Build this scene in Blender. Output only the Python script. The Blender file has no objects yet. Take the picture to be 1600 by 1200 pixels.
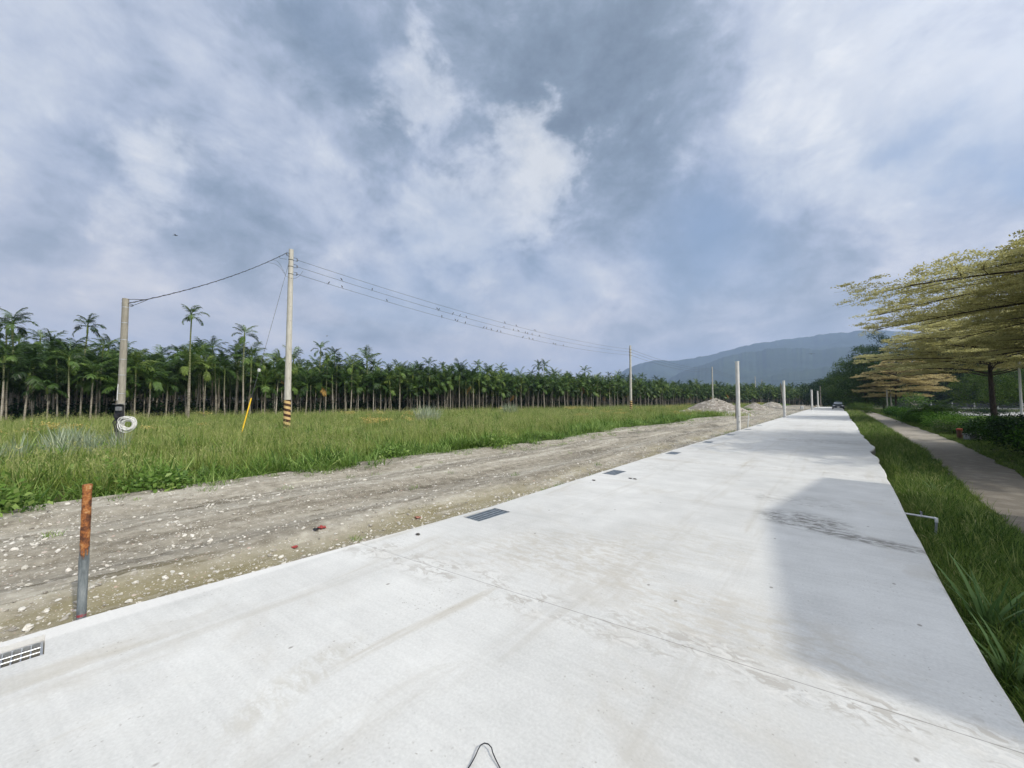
import bpy, math, random
import numpy as np
R = math.radians
rng = np.random.default_rng(7)
random.seed(7)
sc = bpy.context.scene
COL = sc.collection

# ------------------------------------------------------------------ camera geometry
YAW = R(40.2); PITCH = math.atan(26/600); CAMZ = 1.6
fwd = np.array([-math.sin(YAW), math.cos(YAW), 0.]); rgt = np.array([math.cos(YAW), math.sin(YAW), 0.]); up = np.array([0, 0, 1.])
FW = fwd*math.cos(PITCH)+up*math.sin(PITCH); UP = up*math.cos(PITCH)-fwd*math.sin(PITCH)
EYE = np.array([0, 0, CAMZ])
def ray(px, py): return FW+rgt*(px-800)/600+UP*(600-py)/600
def W(px, py, z=0.):                      # surveyed point: where a sight line meets the level z
    q = ray(px, py); return EYE+q*(z-CAMZ)/q[2]
def WD(px, py, d):                        # surveyed point at forward distance d
    q = ray(px, py); return EYE+q*d/np.dot(q, fwd)
def direction(px, py):
    q = ray(px, py); return q/np.linalg.norm(q)
def infront(p, margin=1.5):
    d = p[0]*fwd[0]+p[1]*fwd[1]; r = p[0]*rgt[0]+p[1]*rgt[1]
    return d > 0.5 and abs(r) < margin*d+1.5

cam = bpy.data.cameras.new('camera'); cam.sensor_width = 36; cam.lens = 36*600/1600
cam.clip_start = 0.05; cam.clip_end = 30000
co = bpy.data.objects.new('camera', cam); COL.objects.link(co)
co.location = (0, 0, CAMZ); co.rotation_euler = (R(90)+PITCH, 0, YAW); sc.camera = co

# ------------------------------------------------------------------ node helpers
class NT:
    def __init__(s, tree): s.t = tree; s.n = tree.nodes; s.l = tree.links
    def add(s, typ, **kw):
        n = s.n.new(typ)
        for k, v in kw.items(): setattr(n, k, v)
        return n
    def put(s, sock, v):
        if hasattr(v, 'is_linked') or isinstance(v, bpy.types.NodeSocket): s.l.new(v, sock)
        elif isinstance(v, (tuple, list)) and sock.type == 'RGBA' and len(v) == 3: sock.default_value = (*v, 1)
        else: sock.default_value = v
    def math(s, op, a, b=0., c=None, clamp=False):
        n = s.add('ShaderNodeMath', operation=op, use_clamp=clamp); s.put(n.inputs[0], a); s.put(n.inputs[1], b)
        if c is not None: s.put(n.inputs[2], c)
        return n.outputs[0]
    def vmath(s, op, a, b=(0, 0, 0), out=0):
        n = s.add('ShaderNodeVectorMath', operation=op); s.put(n.inputs[0], a); s.put(n.inputs[1], b)
        return n.outputs[out]
    def scale(s, a, k):
        n = s.add('ShaderNodeVectorMath', operation='SCALE'); s.put(n.inputs[0], a); s.put(n.inputs[3], k); return n.outputs[0]
    def sep(s, v): n = s.add('ShaderNodeSeparateXYZ'); s.put(n.inputs[0], v); return n.outputs
    def comb(s, x, y, z=0.):
        n = s.add('ShaderNodeCombineXYZ'); s.put(n.inputs[0], x); s.put(n.inputs[1], y); s.put(n.inputs[2], z); return n.outputs[0]
    def noise(s, vec, scale=1., detail=4., rough=.55, dist=0., col=False):
        n = s.add('ShaderNodeTexNoise'); s.put(n.inputs['Vector'], vec); s.put(n.inputs['Scale'], scale)
        s.put(n.inputs['Detail'], detail); s.put(n.inputs['Roughness'], rough); s.put(n.inputs['Distortion'], dist)
        return n.outputs[1 if col else 0]
    def voro(s, vec, scale=1., out=0, **kw):
        n = s.add('ShaderNodeTexVoronoi', **kw); s.put(n.inputs['Vector'], vec); s.put(n.inputs['Scale'], scale); return n.outputs[out]
    def step(s, v, a, b, lo=0., hi=1.):
        n = s.add('ShaderNodeMapRange', interpolation_type='SMOOTHSTEP'); s.put(n.inputs[0], v)
        for i, x in enumerate((a, b, lo, hi)): s.put(n.inputs[1+i], x)
        return n.outputs[0]
    def lin(s, v, a, b, lo=0., hi=1.):
        n = s.add('ShaderNodeMapRange'); s.put(n.inputs[0], v)
        for i, x in enumerate((a, b, lo, hi)): s.put(n.inputs[1+i], x)
        return n.outputs[0]
    def ramp(s, v, stops):
        n = s.add('ShaderNodeValToRGB'); s.put(n.inputs[0], v); e = n.color_ramp.elements
        while len(e) < len(stops): e.new(.5)
        for k, (p, c) in enumerate(stops): e[k].position = p; e[k].color = (*c, 1)
        return n.outputs[0]
    def mix(s, f, a, b, blend='MIX'):
        n = s.add('ShaderNodeMix', data_type='RGBA', blend_type=blend); s.put(n.inputs[0], f); s.put(n.inputs[6], a); s.put(n.inputs[7], b)
        return n.outputs[2]
    def attr(s, name, out='Fac'): return s.add('ShaderNodeAttribute', attribute_name=name).outputs[out]
    def bump(s, h, strength=.3, dist=.02):
        n = s.add('ShaderNodeBump'); s.put(n.inputs['Strength'], strength); s.put(n.inputs['Distance'], dist); s.put(n.inputs['Height'], h); return n.outputs[0]
    def obj(s): return s.add('ShaderNodeTexCoord').outputs['Object']
    def pos(s): return s.add('ShaderNodeNewGeometry').outputs['Position']
    def rand(s): return s.add('ShaderNodeObjectInfo').outputs['Random']

def mat(name, fn, rough=.8, metal=0., spec=.3):
    m = bpy.data.materials.new(name); m.use_nodes = True; t = NT(m.node_tree); b = t.n['Principled BSDF']
    b.inputs['Roughness'].default_value = rough; b.inputs['Metallic'].default_value = metal; b.inputs['Specular IOR Level'].default_value = spec
    r = fn(t)
    if not isinstance(r, dict): r = {'Base Color': r}
    for k, v in r.items(): t.put(b.inputs[k], v)
    return m

def leafmat(name, stops, trans=.3, rough=.55, patch=None, spec=.14):
    """foliage: colour by a per-leaf value and a per-plant value, a share of light passes through"""
    m = bpy.data.materials.new(name); m.use_nodes = True; t = NT(m.node_tree); b = t.n['Principled BSDF']; out = t.n['Material Output']
    v = t.math('ADD', t.math('MULTIPLY', t.attr('rnd'), .6), t.math('MULTIPLY', t.rand(), .4))
    if patch:
        n = t.noise(t.pos(), patch[0], 3., .55)
        v = t.math('ADD', v, t.math('MULTIPLY', t.math('SUBTRACT', n, .5), patch[1]))
    c = t.ramp(v, stops)
    t.put(b.inputs['Base Color'], c); b.inputs['Roughness'].default_value = rough; b.inputs['Specular IOR Level'].default_value = spec
    tr = t.add('ShaderNodeBsdfTranslucent'); t.put(tr.inputs[0], c)
    mx = t.add('ShaderNodeMixShader'); mx.inputs[0].default_value = trans
    t.l.new(b.outputs[0], mx.inputs[1]); t.l.new(tr.outputs[0], mx.inputs[2]); t.l.new(mx.outputs[0], out.inputs[0])
    return m

# ------------------------------------------------------------------ object helpers
def tag(o, label=None, cat=None, group=None, kind=None):
    if label: o['label'] = label
    if cat: o['category'] = cat
    if group: o['group'] = group
    if kind: o['kind'] = kind
    return o
def empty(name, loc=(0, 0, 0), rz=0., label=None, cat=None, group=None):
    o = bpy.data.objects.new(name, None); o.empty_display_size = .2; COL.objects.link(o)
    o.location = [float(x) for x in loc]; o.rotation_euler = (0, 0, rz); return tag(o, label, cat, group)
def link(name, me, m=None, parent=None, loc=(0, 0, 0)):
    if m is not None and not me.materials: me.materials.append(m)
    o = bpy.data.objects.new(name, me); COL.objects.link(o); o.location = [float(x) for x in loc]
    if parent is not None: o.parent = parent
    return o
def npmesh(name, V, F, m=None, rnd=None, smooth=False):
    """V (n,3), F (k,4) or (k,3)"""
    me = bpy.data.meshes.new(name); V = np.asarray(V, np.float32); F = np.asarray(F, np.int32); k = F.shape[1]
    me.vertices.add(len(V)); me.vertices.foreach_set('co', V.ravel())
    me.loops.add(F.size); me.loops.foreach_set('vertex_index', F.ravel())
    me.polygons.add(len(F)); me.polygons.foreach_set('loop_start', np.arange(0, F.size, k, dtype=np.int32))
    if smooth: me.polygons.foreach_set('use_smooth', np.ones(len(F), bool))
    me.update(calc_edges=True); me.validate()
    if rnd is not None:
        a = me.attributes.new('rnd', 'FLOAT', 'POINT'); a.data.foreach_set('value', np.asarray(rnd, np.float32))
    if m is not None: me.materials.append(m)
    return me
class MB:
    def __init__(s): s.v = []; s.f = []
    def tube(s, pts, rad, seg=8, caps=True, twist=0.):
        pts = np.asarray(pts, float); n = len(pts)
        rad = np.full(n, rad) if np.isscalar(rad) else np.asarray(rad, float)
        b0 = len(s.v); prev = None
        for i in range(n):
            d = pts[min(i+1, n-1)]-pts[max(i-1, 0)]; d = d/(np.linalg.norm(d)+1e-9)
            ref = np.array([1., 0, 0]) if prev is None and abs(d[0]) < .9 else (np.array([0, 1., 0]) if prev is None else prev)
            a = ref-d*np.dot(ref, d); a /= np.linalg.norm(a)+1e-9; b = np.cross(d, a); prev = a
            for k in range(seg):
                t = 2*math.pi*k/seg+twist; s.v.append(tuple(pts[i]+rad[i]*(a*math.cos(t)+b*math.sin(t))))
        for i in range(n-1):
            for k in range(seg):
                k2 = (k+1) % seg; s.f.append((b0+i*seg+k, b0+i*seg+k2, b0+(i+1)*seg+k2, b0+(i+1)*seg+k))
        if caps: s.f.append(tuple(b0+k for k in reversed(range(seg)))); s.f.append(tuple(b0+(n-1)*seg+k for k in range(seg)))
        return s
    def box(s, c, size, rz=0., bev=0.):
        cx, cy, cz = c; hx, hy, hz = [x/2 for x in size]; b = len(s.v); ca, sa = math.cos(rz), math.sin(rz)
        bv = min(bev, hx*.9, hy*.9, hz*.9)
        if bv <= 0:
            for dz in (-hz, hz):
                for dx, dy in ((-hx, -hy), (hx, -hy), (hx, hy), (-hx, hy)): s.v.append((cx+dx*ca-dy*sa, cy+dx*sa+dy*ca, cz+dz))
            s.f += [(b+3, b+2, b+1, b), (b+4, b+5, b+6, b+7)]+[(b+i, b+(i+1) % 4, b+4+(i+1) % 4, b+4+i) for i in range(4)]
        else:
            rings = [(-hz, bv), (-hz+bv, 0), (hz-bv, 0), (hz, bv)]
            for dz, ins in rings:
                x, y = hx-ins, hy-ins
                for dx, dy in ((-x+bv, -y), (x-bv, -y), (x, -y+bv), (x, y-bv), (x-bv, y), (-x+bv, y), (-x, y-bv), (-x, -y+bv)):
                    s.v.append((cx+dx*ca-dy*sa, cy+dx*sa+dy*ca, cz+dz))
            s.f.append(tuple(b+i for i in reversed(range(8)))); s.f.append(tuple(b+24+i for i in range(8)))
            for r in range(3):
                for i in range(8): s.f.append((b+r*8+i, b+r*8+(i+1) % 8, b+r*8+8+(i+1) % 8, b+r*8+8+i))
        return s
    def poly(s, pts):
        b = len(s.v); s.v += [tuple(map(float, p)) for p in pts]; s.f.append(tuple(range(b, b+len(pts)))); return s
    def prism(s, prof, axis_pts):       # prof: list of points for section A, axis_pts: offset vector
        b = len(s.v); n = len(prof); o = np.asarray(axis_pts, float)
        s.v += [tuple(map(float, p)) for p in prof]+[tuple(np.asarray(p, float)+o) for p in prof]
        s.f.append(tuple(b+i for i in reversed(range(n)))); s.f.append(tuple(b+n+i for i in range(n)))
        for i in range(n): s.f.append((b+i, b+(i+1) % n, b+n+(i+1) % n, b+n+i))
        return s
    def mesh(s, name, m=None, smooth=False):
        me = bpy.data.meshes.new(name); me.from_pydata(s.v, [], s.f); me.update()
        if smooth:
            me.polygons.foreach_set('use_smooth', np.ones(len(me.polygons), bool))
            me.set_sharp_from_angle(angle=R(40))
        if m is not None: me.materials.append(m)
        return me
    def build(s, name, m, parent=None, loc=(0, 0, 0), smooth=True): return link(name, s.mesh(name, m, smooth), None, parent, loc)
def copy_tree(o, parent=None):
    c = o.copy(); COL.objects.link(c)
    if parent is not None: c.parent = parent
    for ch in [x for x in o.children]: copy_tree(ch, c)
    return c
def scatter(name, P, rot, scl, idx, sources, label, cat):
    """one object of kind stuff: a mesh of points on which geometry nodes stand the source meshes"""
    src = bpy.data.collections.new(name+'_source')
    for s in sources: src.objects.link(s)
    P = np.asarray(P, np.float32); n = len(P)
    me = bpy.data.meshes.new(name); me.vertices.add(n); me.vertices.foreach_set('co', P.ravel())
    me.attributes.new('rot', 'FLOAT_VECTOR', 'POINT').data.foreach_set('vector', np.asarray(rot, np.float32).ravel())
    me.attributes.new('scl', 'FLOAT', 'POINT').data.foreach_set('value', np.asarray(scl, np.float32))
    me.attributes.new('idx', 'INT', 'POINT').data.foreach_set('value', np.asarray(idx, np.int32))
    o = bpy.data.objects.new(name, me); COL.objects.link(o)
    g = bpy.data.node_groups.new(name, 'GeometryNodeTree')
    g.interface.new_socket('Geometry', in_out='INPUT', socket_type='NodeSocketGeometry'); g.interface.new_socket('Geometry', in_out='OUTPUT', socket_type='NodeSocketGeometry')
    gi = g.nodes.new('NodeGroupInput'); go = g.nodes.new('NodeGroupOutput'); ip = g.nodes.new('GeometryNodeInstanceOnPoints'); ci = g.nodes.new('GeometryNodeCollectionInfo')
    ci.inputs[0].default_value = src; ci.inputs['Separate Children'].default_value = True; ci.inputs['Reset Children'].default_value = True
    ip.inputs['Pick Instance'].default_value = True
    def na(nm, ty):
        a = g.nodes.new('GeometryNodeInputNamedAttribute'); a.data_type = ty; a.inputs[0].default_value = nm; return a.outputs[0]
    g.links.new(gi.outputs[0], ip.inputs['Points']); g.links.new(ci.outputs[0], ip.inputs['Instance'])
    g.links.new(na('idx', 'INT'), ip.inputs['Instance Index']); g.links.new(na('rot', 'FLOAT_VECTOR'), ip.inputs['Rotation']); g.links.new(na('scl', 'FLOAT'), ip.inputs['Scale'])
    g.links.new(ip.outputs[0], go.inputs[0])
    md = o.modifiers.new('scatter', 'NODES'); md.node_group = g
    return tag(o, label, cat, None, 'stuff')
def srcobj(name, me): return bpy.data.objects.new(name, me)     # a source mesh for scatter, not linked to the scene

def smoothnoise(x, y, seed=0):
    """cheap value noise, vectorised"""
    x = np.asarray(x, float); y = np.asarray(y, float)
    xi = np.floor(x).astype(np.int64); yi = np.floor(y).astype(np.int64); fx = x-xi; fy = y-yi; fx = fx*fx*(3-2*fx); fy = fy*fy*(3-2*fy)
    def h(a, b):
        n = (a*374761393+b*668265263+seed*1442695) & 0x7fffffff; n = ((n ^ (n >> 13))*1274126177) & 0x7fffffff
        return ((n ^ (n >> 16)) & 0xffff)/65535.
    return (h(xi, yi)*(1-fx)+h(xi+1, yi)*fx)*(1-fy)+(h(xi, yi+1)*(1-fx)+h(xi+1, yi+1)*fx)*fy
def fbm(x, y, seed=0, o=4):
    t = 0; a = .5
    for k in range(o): t = t+a*smoothnoise(x*2**k, y*2**k, seed+k*17); a *= .5
    return t

# ------------------------------------------------------------------ light, sky
SUN_EL, SUN_AZ = R(42), R(90)            # the sun stands over +X, to the right of the road
sdir = np.array([math.cos(SUN_EL), 0., math.sin(SUN_EL)])
sl = bpy.data.lights.new('sun', 'SUN'); sl.energy = 3.5; sl.angle = R(.8); sl.color = (1., .94, .83)
so = bpy.data.objects.new('sun', sl); COL.objects.link(so); so.rotation_euler = (0, R(90)-SUN_EL, 0); so.location = (40, 0, 60)

w = bpy.data.worlds.new('World'); sc.world = w; w.use_nodes = True
t = NT(w.node_tree); bg = t.n['Background']; bg.inputs[1].default_value = .1
D = t.add('ShaderNodeTexCoord').outputs['Generated']
sky = t.add('ShaderNodeTexSky', sky_type='NISHITA'); sky.sun_disc = False; sky.sun_elevation = SUN_EL; sky.sun_rotation = SUN_AZ
sky.air_density = 1.2; sky.dust_density = 2.5; sky.altitude = 20
x, y, z = t.sep(D)
zc = t.math('ADD', t.math('MAXIMUM', z, 0.), .16)
H1 = direction(880, 626); h2 = np.array([H1[1], -H1[0], 0])
uu = t.math('DIVIDE', t.vmath('DOT_PRODUCT', D, tuple(map(float, (H1[0], H1[1], 0))), 1), zc)
vv = t.math('DIVIDE', t.vmath('DOT_PRODUCT', D, tuple(map(float, h2)), 1), zc)
pv = t.comb(t.math('MULTIPLY', uu, .72), vv, 3.7)
warp = t.scale(t.vmath('SUBTRACT', t.noise(pv, .9, 3., .5, col=True), (.5, .5, .5)), 1.1)
pw = t.vmath('ADD', pv, warp)
n1 = t.noise(pw, .75, 7., .52); n2 = t.noise(t.vmath('ADD', pw, (5.3, 1.7, 2.)), 2.1, 7., .55)
n3 = t.noise(t.vmath('ADD', t.vmath('MULTIPLY', D, (1., 1., 1.5)), t.scale(warp, .10)), 5.2, 9., .60, .25)
n4 = t.noise(t.vmath('ADD', t.vmath('MULTIPLY', D, (1., 1., 1.4)), (4., 2., 7.)), 11., 8., .62, .3)
n3 = t.math('ADD', t.math('MULTIPLY', n3, .68), t.math('MULTIPLY', n4, .32))
SKY_BLOBS = [ # where the cloud deck is thicker (-) or thinner (+), as directions: px, py, radius px, amount
    (430, 70, 200, -.13), (760, 60, 230, -.22), (960, 110, 180, -.22), (1060, 170, 120, -.10), (600, 60, 150, -.08), (330, 325, 100, -.22), (180, 30, 60, -.05),
    (900, 20, 200, -.06), (1010, 270, 100, -.15), (770, 375, 100, -.19), (1170, 360, 140, -.20), (100, 400, 100, -.12), (1020, 480, 150, -.12), (1250, 390, 110, -.05),
    (100, 120, 180, .03), (60, 300, 120, .03), (400, 200, 120, .04), (1310, 90, 120, .15), (1290, 220, 130, .13), (1190, 250, 110, .08), (1500, 110, 120, .09), (1400, 250, 110, .09), (900, 420, 90, .05), (575, 235, 90, .05)]
PUFFS = [(640, 150, 60, .25), (830, 225, 60, .32), (840, 275, 55, .28), (640, 355, 52, .34), (245, 262, 55, .36), (250, 400, 75, .2), (725, 320, 52, .26), (590, 225, 75, .10), (1305, 40, 60, .14), (1290, 150, 110, .12), (1340, 290, 100, .16), (1480, 280, 90, .14), (1290, 240, 80, .12), (1500, 210, 60, .08), (940, 440, 50, .10), (150, 190, 60, .08), (60, 340, 60, .08), (1440, 90, 60, .10), (520, 390, 50, .08)]
n3c = t.math('MULTIPLY', t.math('SUBTRACT', n3, .5), 2.1)
tot = t.math('ADD', .59, t.math('ADD', t.math('MULTIPLY', t.math('SUBTRACT', n1, .5), .95), t.math('ADD', t.math('MULTIPLY', t.math('SUBTRACT', n2, .5), .45), t.math('MULTIPLY', n3c, .74))))
Dw = t.vmath('NORMALIZE', t.vmath('ADD', D, t.scale(t.vmath('SUBTRACT', t.noise(D, 3.2, 6., .6, col=True), (.5, .5, .5)), .34)))
def lobe(px, py, rad):
    d0 = direction(px, py); c = 1/np.linalg.norm(ray(px, py)); ang = rad/600*c*(.5+.5*c)*1.15
    return t.math('POWER', 2.718, t.math('MULTIPLY', t.math('SUBTRACT', t.vmath('DOT_PRODUCT', Dw, tuple(map(float, d0)), 1), 1.), 1/(1-math.cos(ang))))
for px, py, rad, amt in SKY_BLOBS: tot = t.math('ADD', tot, t.math('MULTIPLY', lobe(px, py, rad), amt))
puff = t.math('ADD', t.math('MULTIPLY', n3c, .85), t.math('MULTIPLY', t.math('SUBTRACT', n2, .5), .35))
for px, py, rad, amt in PUFFS: puff = t.math('ADD', puff, t.math('MULTIPLY', lobe(px, py, rad), amt*1.35))
low = t.step(z, .02, .30)                                        # less contrast towards the horizon
tot = t.math('ADD', .5, t.math('MULTIPLY', t.math('SUBTRACT', tot, .5), t.lin(low, 0., 1., .45, 1.)))
cl = t.ramp(tot, [(.04, (.175, .228, .300)), (.22, (.235, .300, .388)), (.37, (.330, .400, .510)), (.50, (.460, .525, .655)), (.62, (.575, .630, .745)), (.76, (.71, .755, .835)), (.92, (.87, .89, .93))])
pk = t.math('MULTIPLY', t.step(puff, .06, .34), t.lin(low, 0., 1., .35, 1.))
cl = t.mix(t.math("MULTIPLY", pk, .72), cl, t.ramp(t.math('ADD', puff, t.math('MULTIPLY', t.math('SUBTRACT', n4, .5), .5)), [(.1, (.56, .61, .71)), (.35, (.72, .76, .83)), (.62, (.93, .935, .94))]))
hl = t.step(z, .42, .0)
cl = t.mix(1., cl, t.comb(t.lin(hl, 0., 1., 1., 1.70), t.lin(hl, 0., 1., 1., 1.45), t.lin(hl, 0., 1., 1., 1.18)), 'MULTIPLY')
ca = t.scale(cl, 10.)
blue = t.noise(t.vmath('ADD', pw, (9., 4., 1.)), .8, 5., .5)
bl = t.math('MULTIPLY', t.step(blue, .52, .68), .35)
for px, py, rad in ((1455, 185, 70), (1560, 270, 70), (1100, 380, 100)):
    d0 = direction(px, py); c = 1/np.linalg.norm(ray(px, py)); ang = rad/600*c*(.5+.5*c)
    e = t.math('POWER', 2.718, t.math('MULTIPLY', t.math('SUBTRACT', t.vmath('DOT_PRODUCT', Dw, tuple(map(float, d0)), 1), 1.), 1/(1-math.cos(ang))))
    bl = t.math('ADD', bl, t.math('MULTIPLY', e, .75))
skyc = t.mix(t.math('MINIMUM', bl, .8), ca, t.vmath('ADD', t.scale(sky.outputs[0], .9), (1.2, 1.7, 2.6)))
gl = t.math('MAXIMUM', t.vmath('DOT_PRODUCT', D, tuple(map(float, sdir)), 1), 0.)
glow = t.math('ADD', t.math('MULTIPLY', t.math('POWER', gl, 4.), 25.), t.math('MULTIPLY', t.math('POWER', gl, 40.), 30.))   # bright cloud glow added around the unseen sun to raise the sky fill
skyc = t.vmath('ADD', skyc, t.scale(t.comb(1., .97, .92), glow))
t.put(bg.inputs[0], skyc)
sc.view_settings.view_transform = 'Standard'; sc.view_settings.look = 'None'; sc.view_settings.exposure = 0; sc.view_settings.gamma = 1
try: sc.view_settings.use_curve_mapping = False
except Exception: pass
sc.render.engine = 'CYCLES'
sc.cycles.use_denoising = True; sc.cycles.max_bounces = 6; sc.cycles.transparent_max_bounces = 8; sc.cycles.volume_bounces = 0
sc.cycles.use_adaptive_sampling = True; sc.cycles.adaptive_threshold = .015

# ------------------------------------------------------------------ materials
def m_concrete(t):
    p = t.obj(); x, y, z = t.sep(p)
    big = t.noise(p, .35, 4., .5); mid = t.noise(p, 2.2, 6., .6); fine = t.noise(p, 55., 3., .65)
    tine = t.noise(t.vmath('MULTIPLY', t.vmath('ADD', p, t.comb(0., t.math('MULTIPLY', x, -.12))), (.5, 22., 1.)), 1., 4., .6)
    along = t.noise(t.vmath('MULTIPLY', p, (2.6, .28, 1.)), 1., 6., .62, .6)
    across = t.noise(t.vmath('MULTIPLY', t.vmath('ADD', p, (3., 7., 0.)), (.45, 2.4, 1.)), 1., 7., .62, .5)
    v = t.math('ADD', .505, t.math('MULTIPLY', t.math('SUBTRACT', big, .5), .24))
    v = t.math('ADD', v, t.math('MULTIPLY', t.math('SUBTRACT', mid, .5), .22))
    v = t.math('ADD', v, t.math('MULTIPLY', t.math('SUBTRACT', fine, .5), .20))
    v = t.math('ADD', v, t.math('MULTIPLY', t.math('SUBTRACT', tine, .5), .10))
    c = t.mix(1., t.comb(v, v, v), (.98, .985, .955), 'MULTIPLY')
    # brownish smears left by wheels and mud, along and across the road
    sm = t.math('MULTIPLY', t.step(along, .56, .72), t.step(big, .38, .60))
    c = t.mix(t.math('MULTIPLY', sm, .6), c, (.365, .335, .275))
    bl2 = t.math('MULTIPLY', t.step(t.noise(t.vmath('ADD', p, (21., 3., 0.)), .75, 7., .66, .8), .52, .66), t.step(mid, .35, .6))
    c = t.mix(t.math('MULTIPLY', bl2, .45), c, (.375, .355, .315))
    s2 = t.math('MULTIPLY', t.step(across, .57, .70), t.step(y, 3., 14.))
    c = t.mix(t.math('MULTIPLY', s2, .6), c, (.36, .345, .31))
    # faint wheel tracks
    for xc, wd in ((-3.25, .16), (-1.75, .17), (-.9, .13)):
        q_ = t.math('ABSOLUTE', t.math('SUBTRACT', t.math('ADD', x, t.math('MULTIPLY', t.math('SUBTRACT', t.noise(t.comb(0., y, xc), .12, 2., .5), .5), 1.6)), xc))
        c = t.mix(t.math('MULTIPLY', t.math('MULTIPLY', t.step(q_, wd, wd*.4), t.step(t.noise(t.vmath('MULTIPLY', p, (9., .7, 1.)), 1., 6., .65), .42, .66)), .30), c, (.36, .34, .30))
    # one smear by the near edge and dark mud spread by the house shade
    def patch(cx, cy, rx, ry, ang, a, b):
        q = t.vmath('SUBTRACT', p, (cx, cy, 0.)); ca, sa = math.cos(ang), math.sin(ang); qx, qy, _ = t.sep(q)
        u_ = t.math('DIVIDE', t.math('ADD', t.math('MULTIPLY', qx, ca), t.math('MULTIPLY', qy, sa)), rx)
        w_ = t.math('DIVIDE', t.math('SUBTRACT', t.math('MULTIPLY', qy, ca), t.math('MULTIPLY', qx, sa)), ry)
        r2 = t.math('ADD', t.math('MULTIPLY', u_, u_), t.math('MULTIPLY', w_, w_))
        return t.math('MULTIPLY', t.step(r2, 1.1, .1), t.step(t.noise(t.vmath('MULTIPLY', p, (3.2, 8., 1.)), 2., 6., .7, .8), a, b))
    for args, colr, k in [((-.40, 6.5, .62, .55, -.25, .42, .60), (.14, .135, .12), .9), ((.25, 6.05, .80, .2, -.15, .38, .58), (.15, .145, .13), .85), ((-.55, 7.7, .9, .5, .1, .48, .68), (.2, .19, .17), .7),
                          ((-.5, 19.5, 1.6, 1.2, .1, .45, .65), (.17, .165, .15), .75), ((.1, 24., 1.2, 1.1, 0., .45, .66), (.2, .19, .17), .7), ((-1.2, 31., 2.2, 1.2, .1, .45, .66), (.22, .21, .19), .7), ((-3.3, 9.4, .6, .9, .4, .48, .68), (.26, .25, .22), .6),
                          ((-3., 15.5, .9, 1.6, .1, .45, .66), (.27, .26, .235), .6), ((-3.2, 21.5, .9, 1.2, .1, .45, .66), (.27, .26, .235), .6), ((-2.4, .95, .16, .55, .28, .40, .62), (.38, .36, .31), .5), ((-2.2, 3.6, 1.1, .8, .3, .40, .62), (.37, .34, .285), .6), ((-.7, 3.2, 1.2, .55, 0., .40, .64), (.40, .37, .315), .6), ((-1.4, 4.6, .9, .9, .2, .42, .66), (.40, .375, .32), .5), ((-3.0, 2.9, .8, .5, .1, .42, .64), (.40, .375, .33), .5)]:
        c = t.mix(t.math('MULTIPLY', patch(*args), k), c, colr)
    # sawn joints: a thin dark line, and pale and grey laitance smeared along the near one
    for k, (y0, sk) in enumerate(((2.56, .135), (10.9, .12), (19.4, .12), (28., .12))):
        dj = t.math('SUBTRACT', t.math('SUBTRACT', y, y0), t.math('MULTIPLY', t.math('ADD', x, 1.8), sk))
        ad = t.math('ABSOLUTE', dj)
        near = t.math('MULTIPLY', t.step(ad, .36, .04), t.step(t.noise(t.vmath('MULTIPLY', p, (1., 1.6, 1.)), 2.2, 4., .6), .38, .58))
        sp = t.noise(t.vmath('ADD', t.vmath('MULTIPLY', p, (1., 1.7, 1.)), t.scale(t.noise(p, 6., 3., .6, col=True), .12)), 7., 5., .62, 1.2)
        c = t.mix(t.math('MULTIPLY', near, t.math('MULTIPLY', t.step(sp, .51, .57), .9)), c, (.36, .345, .315))
        c = t.mix(t.math('MULTIPLY', near, t.math('MULTIPLY', t.step(sp, .46, .40), .45)), c, (.62, .61, .58))
        wob = t.math('ADD', ad, t.math('MULTIPLY', t.math('SUBTRACT', t.noise(p, 14., 2., .5), .5), .006))
        c = t.mix(t.step(wob, .0055+.0012*k, .002, 0., .62), c, (.16, .155, .145))
    # pits and specks
    pit = t.voro(t.vmath('ADD', p, t.scale(t.noise(p, 30., 2., .5, col=True), .03)), 26.)
    c = t.mix(t.math('MULTIPLY', t.step(pit, .20, .08), t.step(t.noise(p, 1.7, 5., .65), .48, .64)), c, (.31, .30, .275))
    pit2 = t.voro(t.vmath('MULTIPLY', p, (1., .7, 1.)), 3.3)
    c = t.mix(t.step(pit2, .055, .03, 0., .8), c, (.2, .19, .17))
    lip = t.step(t.math('ADD', x, t.math('MULTIPLY', t.math('SUBTRACT', mid, .5), .06)), -4.06, -4.12)
    c = t.mix(t.math('MULTIPLY', lip, .35), c, (.72, .71, .69))
    # raw side faces, darker below the slab top
    gz = t.step(z, -.03, -.07); c = t.mix(gz, c, (.20, .195, .175))
    hgt = t.math('ADD', t.math('ADD', fine, t.math('MULTIPLY', tine, .6)), t.math('MULTIPLY', mid, .5))
    return {'Base Color': c, 'Normal': t.bump(hgt, .13, .012)}
M_CONC = mat('concrete', m_concrete, .85)

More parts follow.
